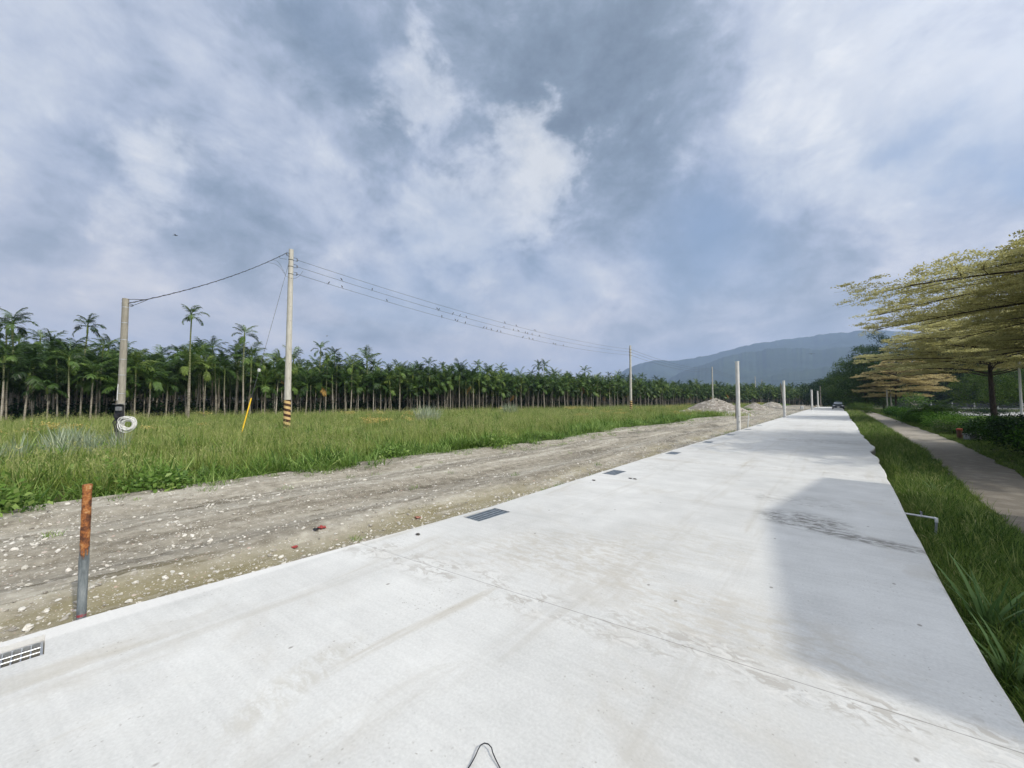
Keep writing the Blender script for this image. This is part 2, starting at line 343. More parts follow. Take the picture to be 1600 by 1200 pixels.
def m_dirt(t):
    p = t.obj(); x, y, z = t.sep(p)
    st = t.noise(t.vmath('MULTIPLY', p, (1.7, .22, 1.)), 1., 7., .62, .7)
    st2 = t.noise(t.vmath('MULTIPLY', t.vmath('ADD', p, (11., 5., 0.)), (4.2, .35, 1.)), 1., 6., .65, .5)
    big = t.noise(p, .45, 5., .55); fine = t.noise(p, 38., 5., .7); mid = t.noise(p, 5.5, 6., .68)
    c = t.ramp(t.math('ADD', t.math('MULTIPLY', st, .6), t.math('MULTIPLY', mid, .4)), [(.34, (.085, .074, .054)), (.44, (.19, .170, .132)), (.53, (.30, .277, .225)), (.63, (.44, .415, .35))])
    c = t.mix(t.step(st2, .60, .72, 0., .8), c, (.47, .44, .355))
    c = t.mix(t.math('MULTIPLY', t.step(st2, .44, .36), t.step(big, .4, .6)), c, (.115, .10, .07))
    olive = t.math('MULTIPLY', t.step(t.math('ADD', x, t.math('MULTIPLY', big, 1.4)), -4.9, -4.1), t.step(t.noise(t.vmath('MULTIPLY', p, (1., .4, 1.)), 1.2, 5., .6), .40, .56))
    c = t.mix(t.math('MULTIPLY', olive, .75), c, (.20, .175, .085))
    # rubble: pale chips of concrete and brick bedded in the soil
    warp = t.vmath('ADD', p, t.scale(t.noise(p, 18., 2., .5, col=True), .05))
    for s, th in ((9., .20), (23., .24), (52., .28)):
        vd = t.voro(warp, s); vc = t.voro(warp, s, 1)
        r = t.sep(vc)[0]
        chip = t.math('MULTIPLY', t.step(vd, th, th*.7), t.math('GREATER_THAN', t.math('ADD', r, t.math('MULTIPLY', t.math('SUBTRACT', big, .5), .8)), .55))
        cc = t.ramp(t.sep(vc)[1], [(0., (.28, .25, .22)), (.35, (.44, .42, .38)), (.8, (.60, .585, .55)), (.95, (.44, .30, .24))])
        c = t.mix(t.math('MULTIPLY', chip, .88), c, cc)
    c = t.mix(t.math('MULTIPLY', t.math('SUBTRACT', fine, .35), .5, clamp=True), c, (.36, .34, .29))
    dk = t.math('MULTIPLY', t.step(t.noise(t.vmath('MULTIPLY', p, (.8, .35, 1.)), .8, 6., .65), .54, .66), t.step(y, 9., 17.))
    c = t.mix(t.math('MULTIPLY', dk, t.step(y, 40., 26., 0., .85)), c, (.07, .064, .048))
    return {'Base Color': c, 'Normal': t.bump(t.math('ADD', fine, t.math('MULTIPLY', mid, 1.5)), .55, .03)}
M_DIRT = mat('dirt', m_dirt, .95, spec=.15)

def m_ground(t):
    p = t.obj(); n = t.noise(p, .8, 6., .6); b = t.noise(p, .06, 4., .5)
    c = t.ramp(t.math('ADD', t.math('MULTIPLY', n, .6), t.math('MULTIPLY', b, .4)), [(.32, (.035, .04, .016)), (.5, (.06, .072, .024)), (.68, (.10, .10, .042))])
    return {'Base Color': c, 'Normal': t.bump(n, .5, .05)}
M_GROUND = mat('soil_under_grass', m_ground, .95, spec=.1)
def m_grove(t):
    p = t.obj(); n = t.noise(p, 1.2, 6., .65)
    return t.ramp(n, [(.3, (.03, .026, .017)), (.5, (.07, .058, .035)), (.7, (.14, .115, .075))])
M_GROVE = mat('leaf_litter', m_grove, .95, spec=.1)
def m_path(t):
    p = t.obj(); n = t.noise(p, 3., 6., .65); f = t.noise(p, 45., 3., .6); b = t.noise(p, .35, 4., .5)
    v = t.ramp(t.math('ADD', t.math('MULTIPLY', n, .6), t.math('MULTIPLY', b, .4)), [(.3, (.13, .115, .09)), (.5, (.235, .212, .172)), (.7, (.36, .335, .285))])
    yy = t.sep(p)[1]; br = t.math('MAXIMUM', t.step(t.noise(t.vmath('ADD', p, (3., 9., 0.)), 1.1, 5., .65), .52, .68), t.math('MULTIPLY', t.step(t.math('ADD', yy, t.math('MULTIPLY', n, 5.)), 30., 23.), t.step(n, .30, .55)))  # brown litter in patches; near stretch darkened to paint in the tree shade
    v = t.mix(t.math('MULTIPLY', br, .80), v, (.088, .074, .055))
    v = t.mix(t.math('MULTIPLY', t.step(t.voro(p, 16.), .16, .08), t.step(n, .5, .62)), v, (.11, .07, .045))
    return {'Base Color': t.mix(t.math('MULTIPLY', f, .14), v, (.36, .335, .29)), 'Normal': t.bump(f, .3, .01)}
M_PATH = mat('path_gravel', m_path, .9)
M_DRIVE = mat('driveway_surface', lambda t: t.ramp(t.noise(t.obj(), 1.5, 6., .6), [(.3, (.25, .25, .24)), (.7, (.36, .36, .35))]), .9)
M_LAWN = mat('lawn', lambda t: t.ramp(t.noise(t.obj(), 2.5, 6., .65), [(.3, (.05, .085, .018)), (.7, (.12, .17, .045))]), .95, spec=.1)

def m_pole(t):
    p = t.obj(); x, y, z = t.sep(p)
    n = t.noise(t.vmath('MULTIPLY', p, (3., 3., .5)), 4., 6., .65); f = t.noise(p, 60., 2., .5)
    c = t.ramp(t.math('ADD', t.math('MULTIPLY', n, .8), t.math('MULTIPLY', f, .2)), [(.25, (.32, .305, .26)), (.5, (.46, .44, .385)), (.75, (.56, .54, .48))])
    c = t.mix(t.step(t.noise(t.vmath('MULTIPLY', p, (9., 9., .35)), 3., 4., .6), .55, .7, 0., .5), c, (.23, .21, .17))
    return {'Base Color': c, 'Normal': t.bump(f, .2, .005)}
M_POLE = mat('pole_concrete', m_pole, .85)
def m_polewhite(t):
    p = t.obj(); n = t.noise(t.vmath('MULTIPLY', p, (3., 3., .5)), 5., 5., .6)
    return t.ramp(n, [(.3, (.50, .49, .455)), (.55, (.63, .62, .58)), (.75, (.70, .69, .66))])
M_POLEO = mat('weathered_pole_concrete', lambda t: t.ramp(t.math('ADD', t.math('MULTIPLY', t.noise(t.vmath('MULTIPLY', t.obj(), (3., 3., .5)), 4., 6., .65), .75), t.math('MULTIPLY', t.noise(t.obj(), 40., 3., .6), .25)), [(.3, (.17, .155, .125)), (.5, (.28, .26, .215)), (.7, (.40, .375, .32))]), .9)
M_POLEW = mat('pale_pole_concrete', m_polewhite, .8)
def m_hazard(t):
    p = t.obj(); x, y, z = t.sep(p)
    a = t.math('ARCTAN2', y, x); s = t.math('FRACT', t.math('ADD', t.math('MULTIPLY', z, 3.3), t.math('DIVIDE', a, 2*math.pi)))
    k = t.math('GREATER_THAN', s, .5); n = t.noise(p, 20., 4., .6)
    ye = t.ramp(n, [(.3, (.46, .30, .12)), (.6, (.60, .43, .20))]); bk = t.ramp(n, [(.3, (.035, .015, .01)), (.7, (.075, .035, .02))])
    return t.mix(k, ye, bk)
M_HAZ = mat('hazard_stripes', m_hazard, .7)
def m_rust(t):
    p = t.obj(); x, y, z = t.sep(p); n = t.noise(p, 18., 6., .65); n2 = t.noise(p, 60., 4., .6); l = t.noise(t.vmath('MULTIPLY', p, (20., 20., 4.)), 1., 5., .7)
    ru = t.ramp(t.math('ADD', t.math('MULTIPLY', n, .65), t.math('MULTIPLY', n2, .35)), [(.36, (.045, .020, .012)), (.44, (.13, .05, .022)), (.52, (.29, .105, .03)), (.58, (.38, .19, .07)), (.66, (.46, .32, .20))])
    gz = t.ramp(t.noise(t.vmath('MULTIPLY', p, (6., 6., 1.5)), 5., 5., .6), [(.35, (.085, .10, .105)), (.55, (.17, .19, .195)), (.75, (.30, .31, .30))])
    k = t.step(t.math('ADD', z, t.math('MULTIPLY', t.math('SUBTRACT', l, .5), .55)), .62, .67)
    c = t.mix(k, gz, ru)
    rb = t.math('MULTIPLY', t.step(t.math('ABSOLUTE', t.math('SUBTRACT', z, .17)), .012, .006), t.step(n, .4, .55))
    c = t.mix(rb, c, (.30, .035, .045))
    return {'Base Color': c, 'Normal': t.bump(t.math('MULTIPLY', t.math('ADD', n, n2), k), .7, .01)}
M_RUST = mat('rusty_galvanised_pipe', m_rust, .75)
M_STEEL = mat('galvanised_steel', lambda t: t.ramp(t.noise(t.obj(), 14., 4., .6), [(.3, (.34, .36, .38)), (.7, (.52, .54, .56))]), .45, .7)
M_DKSTEEL = mat('dull_steel', lambda t: t.ramp(t.noise(t.obj(), 14., 4., .6), [(.3, (.06, .08, .10)), (.7, (.13, .165, .19))]), .5, .5)
M_WIRE = mat('black_cable', lambda t: (.018, .018, .022), .5)
M_WIREG = mat('aluminium_cable', lambda t: (.07, .075, .085), .5)
M_BLACK = mat('black_plastic', lambda t: t.ramp(t.noise(t.obj(), 9., 3., .5), [(.3, (.014, .014, .016)), (.7, (.04, .04, .044))]), .5)
M_GREY = mat('grey_sheet_metal', lambda t: t.ramp(t.noise(t.obj(), 9., 3., .5), [(.3, (.16, .165, .17)), (.7, (.27, .275, .28))]), .5, .3)
M_COIL = mat('white_cable', lambda t: t.ramp(t.noise(t.obj(), 30., 3., .5), [(.3, (.55, .55, .52)), (.7, (.76, .755, .73))]), .5)
M_YEL = mat('yellow_plastic', lambda t: t.ramp(t.noise(t.obj(), 8., 3., .5), [(.3, (.60, .36, .01)), (.7, (.72, .47, .02))]), .45)
M_PVC = mat('pale_pvc', lambda t: t.ramp(t.noise(t.obj(), 20., 4., .6), [(.3, (.48, .49, .48)), (.7, (.66, .67, .66))]), .5)
M_PVCG = mat('grey_pvc', lambda t: t.ramp(t.noise(t.obj(), 20., 4., .6), [(.3, (.19, .21, .22)), (.7, (.28, .30, .31))]), .5)
M_RED = mat('red_plastic', lambda t: t.ramp(t.noise(t.obj(), 30., 4., .6), [(.3, (.30, .04, .035)), (.7, (.48, .09, .075))]), .5)
M_STONE = mat('stone', lambda t: t.ramp(t.math('ADD', t.math('MULTIPLY', t.rand(), .7), t.math('MULTIPLY', t.noise(t.obj(), 4., 4., .6), .3)), [(.1, (.22, .20, .17)), (.4, (.40, .38, .33)), (.75, (.60, .58, .53)), (.95, (.45, .40, .345))]), .9)
M_MUD = mat('dried_mud', lambda t: t.ramp(t.noise(t.obj(), 20., 4., .6), [(.3, (.05, .047, .04)), (.7, (.11, .10, .085))]), .9)
M_PITSOIL = mat('drain_silt', lambda t: t.ramp(t.noise(t.obj(), 16., 6., .7), [(.35, (.08, .077, .07)), (.5, (.22, .21, .19)), (.62, (.45, .44, .41))]), .9)
def m_rubble(t):
    p = t.obj(); n = t.noise(p, 1.2, 5., .6); vd = t.voro(p, 3.6, 1); vd2 = t.voro(p, 8., 1); f = t.noise(p, 10., 5., .7)
    c = t.ramp(t.math('ADD', t.math('MULTIPLY', n, .6), t.math('MULTIPLY', f, .4)), [(.3, (.15, .132, .108)), (.5, (.265, .24, .20)), (.7, (.38, .355, .31))])
    r = t.sep(vd)[0]; r2 = t.sep(vd2)[1]
    c = t.mix(t.math('MULTIPLY', t.math('GREATER_THAN', r, .72), .7), c, (.50, .47, .42)); c = t.mix(t.math('MULTIPLY', t.math('GREATER_THAN', r2, .75), .7), c, (.29, .25, .215))
    return {'Base Color': c, 'Normal': t.bump(t.math('ADD', f, t.math('MULTIPLY', r2, .5)), .8, .15)}
M_RUB = mat('rubble', m_rubble, .95, spec=.1)
def m_bark(t):
    p = t.obj(); n = t.noise(t.vmath('MULTIPLY', p, (4., 4., 1.)), 3., 6., .65)
    return {'Base Color': t.ramp(n, [(.3, (.022, .018, .014)), (.55, (.055, .045, .036)), (.75, (.10, .085, .07))]), 'Normal': t.bump(n, .5, .03)}
M_BARK = mat('dark_bark', m_bark, .9, spec=.1)
M_PALEBARK = mat('pale_bark', lambda t: t.ramp(t.noise(t.vmath('MULTIPLY', t.obj(), (4., 4., 1.)), 4., 5., .6), [(.3, (.25, .23, .19)), (.7, (.42, .40, .35))]), .9)
def m_palmtrunk(t):
    p = t.obj(); x, y, z = t.sep(p); n = t.noise(t.vmath('MULTIPLY', p, (6., 6., 1.2)), 2., 5., .65)
    s = t.math('FRACT', t.math('ADD', t.math('MULTIPLY', z, 5.2), t.math('MULTIPLY', n, .4)))
    ring = t.step(s, .80, .90)
    low = t.ramp(t.math('ADD', n, t.math('MULTIPLY', t.math('SUBTRACT', t.rand(), .5), .25)), [(.3, (.10, .085, .060)), (.5, (.22, .195, .15)), (.7, (.36, .33, .27))])
    c = t.mix(t.math('MULTIPLY', ring, t.lin(n, .35, .65, .15, .8)), low, (.42, .40, .345))
    hi = t.mix(t.step(s, .82, .94), (.075, .10, .022), (.27, .29, .17))
    return t.mix(t.step(t.math('ADD', z, t.math('MULTIPLY', n, 1.6)), 3.3, 4.9, 0., .8), c, hi)
M_PTRUNK = mat('palm_trunk', m_palmtrunk, .85, spec=.2)
M_SHAFT = mat('palm_crownshaft', lambda t: t.ramp(t.math('ADD', t.math('MULTIPLY', t.noise(t.obj(), 3., 3., .5), .5), t.math('MULTIPLY', t.rand(), .5)), [(.3, (.07, .11, .02)), (.7, (.15, .19, .035))]), .5)
M_PALM = leafmat('palm_leaf', [(.18, (.008, .020, .006)), (.45, (.026, .058, .011)), (.70, (.070, .130, .022)), (.92, (.19, .25, .055))], .25, .45, spec=.28)
M_DEAD = leafmat('dead_palm_leaf', [(.2, (.13, .07, .022)), (.6, (.26, .155, .045)), (.9, (.38, .26, .09))], .2, .7)
M_GRASS = leafmat('grass_blade', [(.12, (.075, .125, .022)), (.40, (.18, .255, .048)), (.68, (.30, .365, .090)), (.92, (.46, .48, .20))], .45, .5, patch=(.35, .5))
M_STEM = leafmat('grass_seed_stem', [(.15, (.20, .25, .07)), (.5, (.32, .345, .13)), (.85, (.46, .44, .21))], .25, .7, patch=(.25, .5))
M_ORANGE = leafmat('flowering_weed', [(.15, (.30, .27, .07)), (.5, (.44, .36, .11)), (.85, (.52, .44, .18))], .25, .7)
M_LUSH = leafmat('lush_grass_blade', [(.12, (.045, .10, .016)), (.40, (.12, .22, .036)), (.68, (.21, .32, .070)), (.92, (.36, .45, .15))], .42, .45, patch=(.5, .4), spec=.25)
M_SILVER = leafmat('blue_green_grass', [(.15, (.13, .18, .10)), (.5, (.25, .31, .20)), (.85, (.44, .48, .36))], .3, .5)
M_VERGE = leafmat('verge_grass_blade', [(.12, (.03, .065, .012)), (.42, (.085, .15, .028)), (.70, (.16, .235, .045)), (.92, (.29, .33, .11))], .42, .5, patch=(.9, .5))
M_BROAD = leafmat('broad_grass_leaf', [(.15, (.08, .15, .045)), (.5, (.14, .235, .075)), (.85, (.24, .34, .14))], .3, .45)
M_CREAM = leafmat('variegated_leaf', [(.10, (.17, .17, .055)), (.38, (.37, .35, .135)), (.66, (.56, .53, .26)), (.90, (.74, .71, .47))], .5, .5)
M_TAWNY = leafmat('tawny_variegated_leaf', [(.10, (.23, .185, .075)), (.38, (.42, .35, .16)), (.66, (.57, .49, .26)), (.90, (.70, .63, .40))], .45, .5)
M_DARK = leafmat('dark_tree_leaf', [(.12, (.008, .020, .010)), (.42, (.018, .042, .016)), (.70, (.036, .074, .022)), (.92, (.075, .12, .032))], .2, .65, spec=.12)
M_MID = leafmat('mid_tree_leaf', [(.12, (.022, .048, .005)), (.42, (.055, .105, .016)), (.70, (.095, .14, .028)), (.92, (.19, .22, .045))], .3, .5)
M_HEDGE = leafmat('hedge_leaf', [(.12, (.012, .034, .006)), (.42, (.032, .080, .012)), (.70, (.070, .150, .022)), (.92, (.15, .24, .045))], .28, .7, spec=.06)
M_BRIGHT = leafmat('bright_shrub_leaf', [(.12, (.05, .10, .022)), (.42, (.09, .165, .035)), (.70, (.15, .24, .055)), (.92, (.25, .34, .10))], .35, .45)
M_VARSH = leafmat('silver_edged_leaf', [(.12, (.03, .06, .02)), (.42, (.07, .11, .04)), (.70, (.18, .21, .11)), (.92, (.40, .41, .30))], .3, .6, spec=.06)
M_MTN = mat('forested_slope', lambda t: t.ramp(t.math('ADD', t.math('MULTIPLY', t.noise(t.obj(), .012, 7., .62), .5), t.math('MULTIPLY', t.noise(t.obj(), .0028, 5., .55), .5)), [(.35, (.022, .034, .020)), (.52, (.032, .048, .026)), (.68, (.048, .066, .034))]), 1., spec=0.)

# ------------------------------------------------------------------ ground sheet and paved strips
def axis_lines(fine_lo, fine_hi, step, far):
    a = list(np.arange(fine_lo, fine_hi+1e-6, step)); s = step
    x = fine_hi
    while x < far: s *= 1.45; x += s; a.append(x)
    s = step; x = fine_lo
    while x > -far: s *= 1.45; x -= s; a.insert(0, x)
    return np.array(a)
def ground_z(X, Y):
    z = np.full(np.shape(X), -.34)
    z = np.where(X < -9.2, -.24+.10*(fbm(X*.25, Y*.25, 3)-.5), z)
    return z
gx = axis_lines(-60, 40, 1.0, 4200); gy = axis_lines(-20, 220, 2.0, 4200)
GX, GY = np.meshgrid(gx, gy); GZ = ground_z(GX, GY)
def gridmesh(name, GX, GY, GZ, m, smooth=True):
    h, w_ = GX.shape; V = np.stack([GX, GY, GZ], -1).reshape(-1, 3); i = np.arange(h*w_).reshape(h, w_)
    F = np.stack([i[:-1, :-1], i[:-1, 1:], i[1:, 1:], i[1:, :-1]], -1).reshape(-1, 4)
    return npmesh(name, V, F, m, smooth=smooth)
tag(link('ground', gridmesh('ground', GX, GY, GZ, M_GROUND)), 'dark soil under the grass out to the horizon', 'ground', None, 'structure')

def sheet(name, xl, xr, ys, zf, m, nx, label, cat):
    X = np.stack([xl(y)+(xr(y)-xl(y))*np.linspace(0, 1, nx) for y in ys]); Y = np.repeat(np.asarray(ys)[:, None], nx, 1)
    return tag(link(name, gridmesh(name, X, Y, zf(X, Y), m)), label, cat, None, 'structure')
def ysamples(a, b, s0, grow=1.03):
    o = [a]; s = s0
    while o[-1] < b:
        if o[-1] > 20: s *= grow
        o.append(o[-1]+s)
    return np.array(o)
# dirt track: ruts along its length, crumbly near the camera
def dirt_z(X, Y):
    rut = .052*np.sin((X+fbm(X*.3, Y*.06, 5)*1.6)*3.4)+.05*(fbm(X*1.2, Y*.25, 9)-.5)+.035*(fbm(X*6, Y*5, 12)-.5)+.036*(fbm(X*16, Y*14, 14)-.5)
    edge = np.clip((X+9.9)/1.2, 0, 1); slabside = np.clip((-3.9-X)/.6, 0, 1)
    return -.165+rut*edge*(.4+.6*slabside)-.06*slabside*0+.05*(1-edge)
def dl(y): return -10.1-np.clip((y-60)/40, 0, 1)*3.2-.5*np.sin(y*.35)*np.clip(y/15, 0, 1)
sheet('dirt_track', dl, lambda y: -3.6, ysamples(-9, 188, .07, 1.035), dirt_z, M_DIRT, 96, 'rutted track of grey soil and rubble beside the slab', 'dirt track')

# concrete road: edges surveyed, with drain openings along the left
LE = np.array([W(*p) for p in ((0, 1003), (134, 963), (350, 905), (560, 848), (760, 793))])
ly = np.concatenate([[-9, -4], LE[:, 1], [10.4, 24, 200]]); lx = np.concatenate([[-4.27, -4.28], LE[:, 0], [-4.13, -4.10, -4.05]])
RE = np.array([W(*p) for p in ((1597, 1120), (1554, 1050), (1482, 925), (1445, 860), (1412, 797), (1374, 717), (1363, 706), (1364, 697), (1344, 676))])
ry = np.concatenate([[-9], RE[:, 1], [30, 36, 46, 60, 76, 78, 90, 200]]); rx = np.concatenate([[.66], RE[:, 0], [.88, .95, .84, 1.0, 1.05, .82, .92, .9]])
def slabL(y): return np.interp(y, ly, lx)+.012*(smoothnoise(np.asarray(y)*2.2, 0*np.asarray(y), 4)-.5)
def slabR(y):
    y = np.asarray(y, float); k = np.clip((y-8)/8, .12, 1)
    return np.interp(y, ry, rx)+k*.22*(fbm(y*.8, 0*y, 21)-.5)
GR = [(-.62, 0.), (3.66, 4.27), (7.78, 8.38), (11.9, 12.5), (16., 16.6), (20.1, 20.7), (24.6, 25.2), (28.7, 29.3)]
GO0, GO1 = .10, .42                                             # drain offset from the left edge
ys = sorted(set([round(v, 3) for v in ysamples(-9, 128, .22, 1.03)]+[v for g in GR for v in g]))
ys = [v for v in ys if not any(g[0]+1e-4 < v < g[1]-1e-4 for g in GR) and not any(0 < abs(v-b) < .03 for g in GR for b in g)]
sb = MB(); cols = [0, 1, 2, 3, 4]
def row(y):
    L = float(slabL(y)); Rr = float(slabR(y)); return [L-.004, L+.018, L+GO0, L+GO1, Rr-.02, Rr]
rows = []
for y in ys:
    xs = row(y); base = len(sb.v); zt = [-.02, 0, 0, 0, 0, -.016]
    for x_, z_ in zip(xs, zt): sb.v.append((x_, y, z_))
    sb.v.append((xs[0]-.02, y, -.36)); sb.v.append((xs[-1]+.015, y, -.40)); rows.append(base)
for a, b, y0, y1 in zip(rows[:-1], rows[1:], ys[:-1], ys[1:]):
    hole = any(abs(g[0]-y0) < 1e-3 for g in GR)
    for c in range(5):
        if c == 2 and hole: continue
        sb.f.append((a+c, a+c+1, b+c+1, b+c))
    sb.f.append((a+6, a, b, b+6)); sb.f.append((a+5, a+7, b+7, b+5))
    if hole:                                                     # drain walls
        q = [(*sb.v[i][:2], 0.) for i in (a+2, a+3, b+3, b+2)]; k = len(sb.v)
        sb.v += q; sb.v += [(p[0], p[1], -.22) for p in q]
        for i in range(4): sb.f.append((k+i, k+(i+1) % 4, k+4+(i+1) % 4, k+4+i))
a = rows[-1]; sb.f.append((a+6, a, a+1, a+2, a+3, a+4, a+5, a+7))
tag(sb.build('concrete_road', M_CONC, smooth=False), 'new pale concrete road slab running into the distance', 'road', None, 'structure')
pit = MB()
for g in GR:
    for k in range(1): L = float(slabL((g[0]+g[1])/2)); pit.poly([(L+GO0-.01, g[0]-.01, -.16), (L+GO1+.01, g[0]-.01, -.16), (L+GO1+.01, g[1]+.01, -.16), (L+GO0-.01, g[1]+.01, -.16)])
tag(pit.build('drain_channel', M_PITSOIL, smooth=False), 'silty floor of the drain under the grates', 'drain', None, 'structure')

# footpath, driveway and lawn on the right
PLx = lambda y: np.interp(y, [-9, 9.15, 22.5, 54, 120], [1.95, 2.03, 2.5, 2.75, 2.9])+.14*(fbm(np.asarray(y)*.8, np.asarray(y)*0, 31)-.5)*2
PRx = lambda y: np.interp(y, [-9, 15.6, 27, 55, 120], [3.4, 3.55, 4.2, 4.5, 4.7])+.14*(fbm(np.asarray(y)*.7, np.asarray(y)*0, 33)-.5)*2
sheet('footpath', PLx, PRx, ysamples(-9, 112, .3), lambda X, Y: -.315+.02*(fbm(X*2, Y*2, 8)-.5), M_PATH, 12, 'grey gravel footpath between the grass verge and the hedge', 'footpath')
def flat(name, x0, x1, y0, y1, z, m, label, cat):
    X, Y = np.meshgrid(np.linspace(x0, x1, 20), np.linspace(y0, y1, 20)); X = X+.25*(fbm(X*.3+7, Y*.3, 41)-.5); Y = Y+.5*(fbm(X*.2, Y*.2, 43)-.5)
    return tag(link(name, gridmesh(name, X, Y, np.full(X.shape, z), m)), label, cat, None, 'structure')
flat('driveway', 8.2, 60, 44, 58, -.325, M_DRIVE, 'grey paved driveway behind the hedge', 'driveway')
flat('lawn', 7.0, 60, 59, 74, -.32, M_LAWN, 'strip of mown lawn between the two grey pavings', 'lawn')
flat('parking_area', 8.5, 70, 76, 104, -.33, M_DRIVE, 'grey paved area in front of the far fence', 'paving')
# soil under the palms
gv = MB()

# ------------------------------------------------------------------ mountains and air
def mountain(name, outline, dist, depth, label, seed, amp):
    az = []; el = []
    for px, py in outline:
        q = ray(px, py); az.append(math.atan2(np.dot(q, rgt), np.dot(q, fwd))); el.append(q[2]/math.hypot(q[0], q[1]))
    A = np.linspace(az[0], az[-1], 420); E = np.interp(A, az, el)
    E = E+amp*(fbm(A*90, A*0, seed)-.47)*np.clip(E/.05, 0, 1)
    T = np.concatenate([np.linspace(-1, 0, 60), np.linspace(.04, 1, 20)])
    AA, TT = np.meshgrid(A, T); EE = np.repeat(E[None], len(T), 0)
    prof = np.where(TT <= 0, np.clip(1+TT, 0, 1)**1.25, np.clip(1-TT*TT, 0, 1))
    rad = dist+depth*TT
    XX = rad*np.cos(AA)/310.; YY = rad*np.sin(AA)/310.; ridge = (fbm(XX, YY, seed+3, 5)-.47)*2
    hgt = EE*dist*prof*(1+.34*ridge*np.clip(-TT*3, 0, 1)*np.clip((1+TT)*2, 0, 1))
    X = rad*(fwd[0]*np.cos(AA)+rgt[0]*np.sin(AA)); Y = rad*(fwd[1]*np.cos(AA)+rgt[1]*np.sin(AA))
    me = gridmesh(name, X, Y, np.maximum(hgt, 0)-1.5+CAMZ*prof, M_MTN)
    return tag(link(name, me), label, 'mountain', None, 'structure')
mountain('mountain', [(930, 620), (965, 585), (985, 573), (1000, 568), (1020, 563), (1035, 562), (1050, 563), (1075, 561), (1100, 556), (1130, 549), (1165, 539), (1200, 534), (1240, 528), (1290, 522), (1340, 517), (1385, 515), (1430, 520), (1500, 528), (1580, 540), (1700, 560), (1900, 585), (2100, 620)], 4000, 1500, 'far forested mountain ridge fading into blue haze', 3, .005)
mountain('mountain', [(1010, 622), (1050, 588), (1085, 573), (1120, 562), (1160, 551), (1200, 545), (1240, 543), (1280, 545), (1320, 541), (1360, 538), (1420, 540), (1500, 548), (1600, 560), (1750, 590), (1900, 620)], 3000, 1100, 'nearer blue mountain slope in front of the far ridge', 8, .008)
mountain('mountain', [(1090, 624), (1150, 600), (1200, 588), (1250, 578), (1300, 572), (1350, 566), (1420, 566), (1500, 572), (1600, 590), (1750, 622)], 2300, 700, 'lowest blue foothill just above the palm tops', 12, .006)
hz = MB().box((0, 0, 348), (12600, 12600, 704))
hm = bpy.data.materials.new('air'); hm.use_nodes = True; hn = hm.node_tree; hn.nodes.remove(hn.nodes['Principled BSDF'])
pvn = hn.nodes.new('ShaderNodeVolumePrincipled'); pvn.inputs['Color'].default_value = (.48, .65, .98, 1); pvn.inputs['Density'].default_value = .00023; pvn.inputs['Anisotropy'].default_value = .1
hn.links.new(pvn.outputs[0], hn.nodes['Material Output'].inputs['Volume'])
tag(hz.build('haze', hm, smooth=False), 'thin bluish haze filling the valley air', 'haze', None, 'stuff')

# ------------------------------------------------------------------ foliage builders
def quads_from(C, A, B, rnd):
    """leaf rhombi: centre-line start C, axis A (length), half-width B"""
    n = len(C); V = np.empty((n, 4, 3)); V[:, 0] = C; V[:, 1] = C+A*.45+B; V[:, 2] = C+A; V[:, 3] = C+A*.45-B
    return V.reshape(-1, 3), np.arange(n*4).reshape(n, 4), np.repeat(rnd, 4)
def unit(v): return v/(np.linalg.norm(v, axis=-1, keepdims=True)+1e-9)
def leafcloud_arrays(g, clumps, n, size, flat=.0, hollow=.5):
    """clumps: (k,6) centre and radii; leaves gathered in twig-sized tufts through each clump, most towards its outside"""
    clumps = np.asarray(clumps, float); wgt = (clumps[:, 3]*clumps[:, 4]*clumps[:, 5])**(2/3); wgt /= wgt.sum()
    nt = max(1, n//9); ci = g.choice(len(clumps), nt, p=wgt); dr = unit(g.normal(size=(nt, 3)))
    rr = (hollow+(1-hollow)*g.random(nt))**.6*(1+.13*g.normal(size=nt))
    T = clumps[ci, :3]+dr*rr[:, None]*clumps[ci, 3:6]
    k = np.repeat(np.arange(nt), 9); m = len(k)
    P = T[k]+g.normal(size=(m, 3))*size*1.1*np.array([1, 1, .8])
    A = unit(g.normal(size=(m, 3))*np.array([1, 1, .55])+dr[k]*.7+np.array([0, 0, -.15]))*size*(.7+.6*g.random((m, 1)))
    N = unit(g.normal(size=(m, 3))+np.array([0, 0, 1.1+flat*3])); B = unit(np.cross(A, N))*size*.30
    return quads_from(P, A, B, np.clip(g.random(nt)[k]*.65+g.random(m)*.35, 0, 1))
def leafcloud(name, seed, clumps, n, size, m, **kw):
    g = np.random.default_rng(seed); V, F, r = leafcloud_arrays(g, clumps, n, size, **kw); return npmesh(name, V, F, m, r)
def limbs(mb, base, tips, r0, g, seg=7):
    for tp in tips:
        b = np.asarray(base, float); tp = np.asarray(tp, float); mid = b*.5+tp*.5+g.normal(size=3)*.08*np.linalg.norm(tp-b)
        s = np.linspace(0, 1, 6)[:, None]; pts = (1-s)**2*b+2*s*(1-s)*mid+s*s*tp; mb.tube(pts, np.linspace(r0, r0*.25, 6), seg)

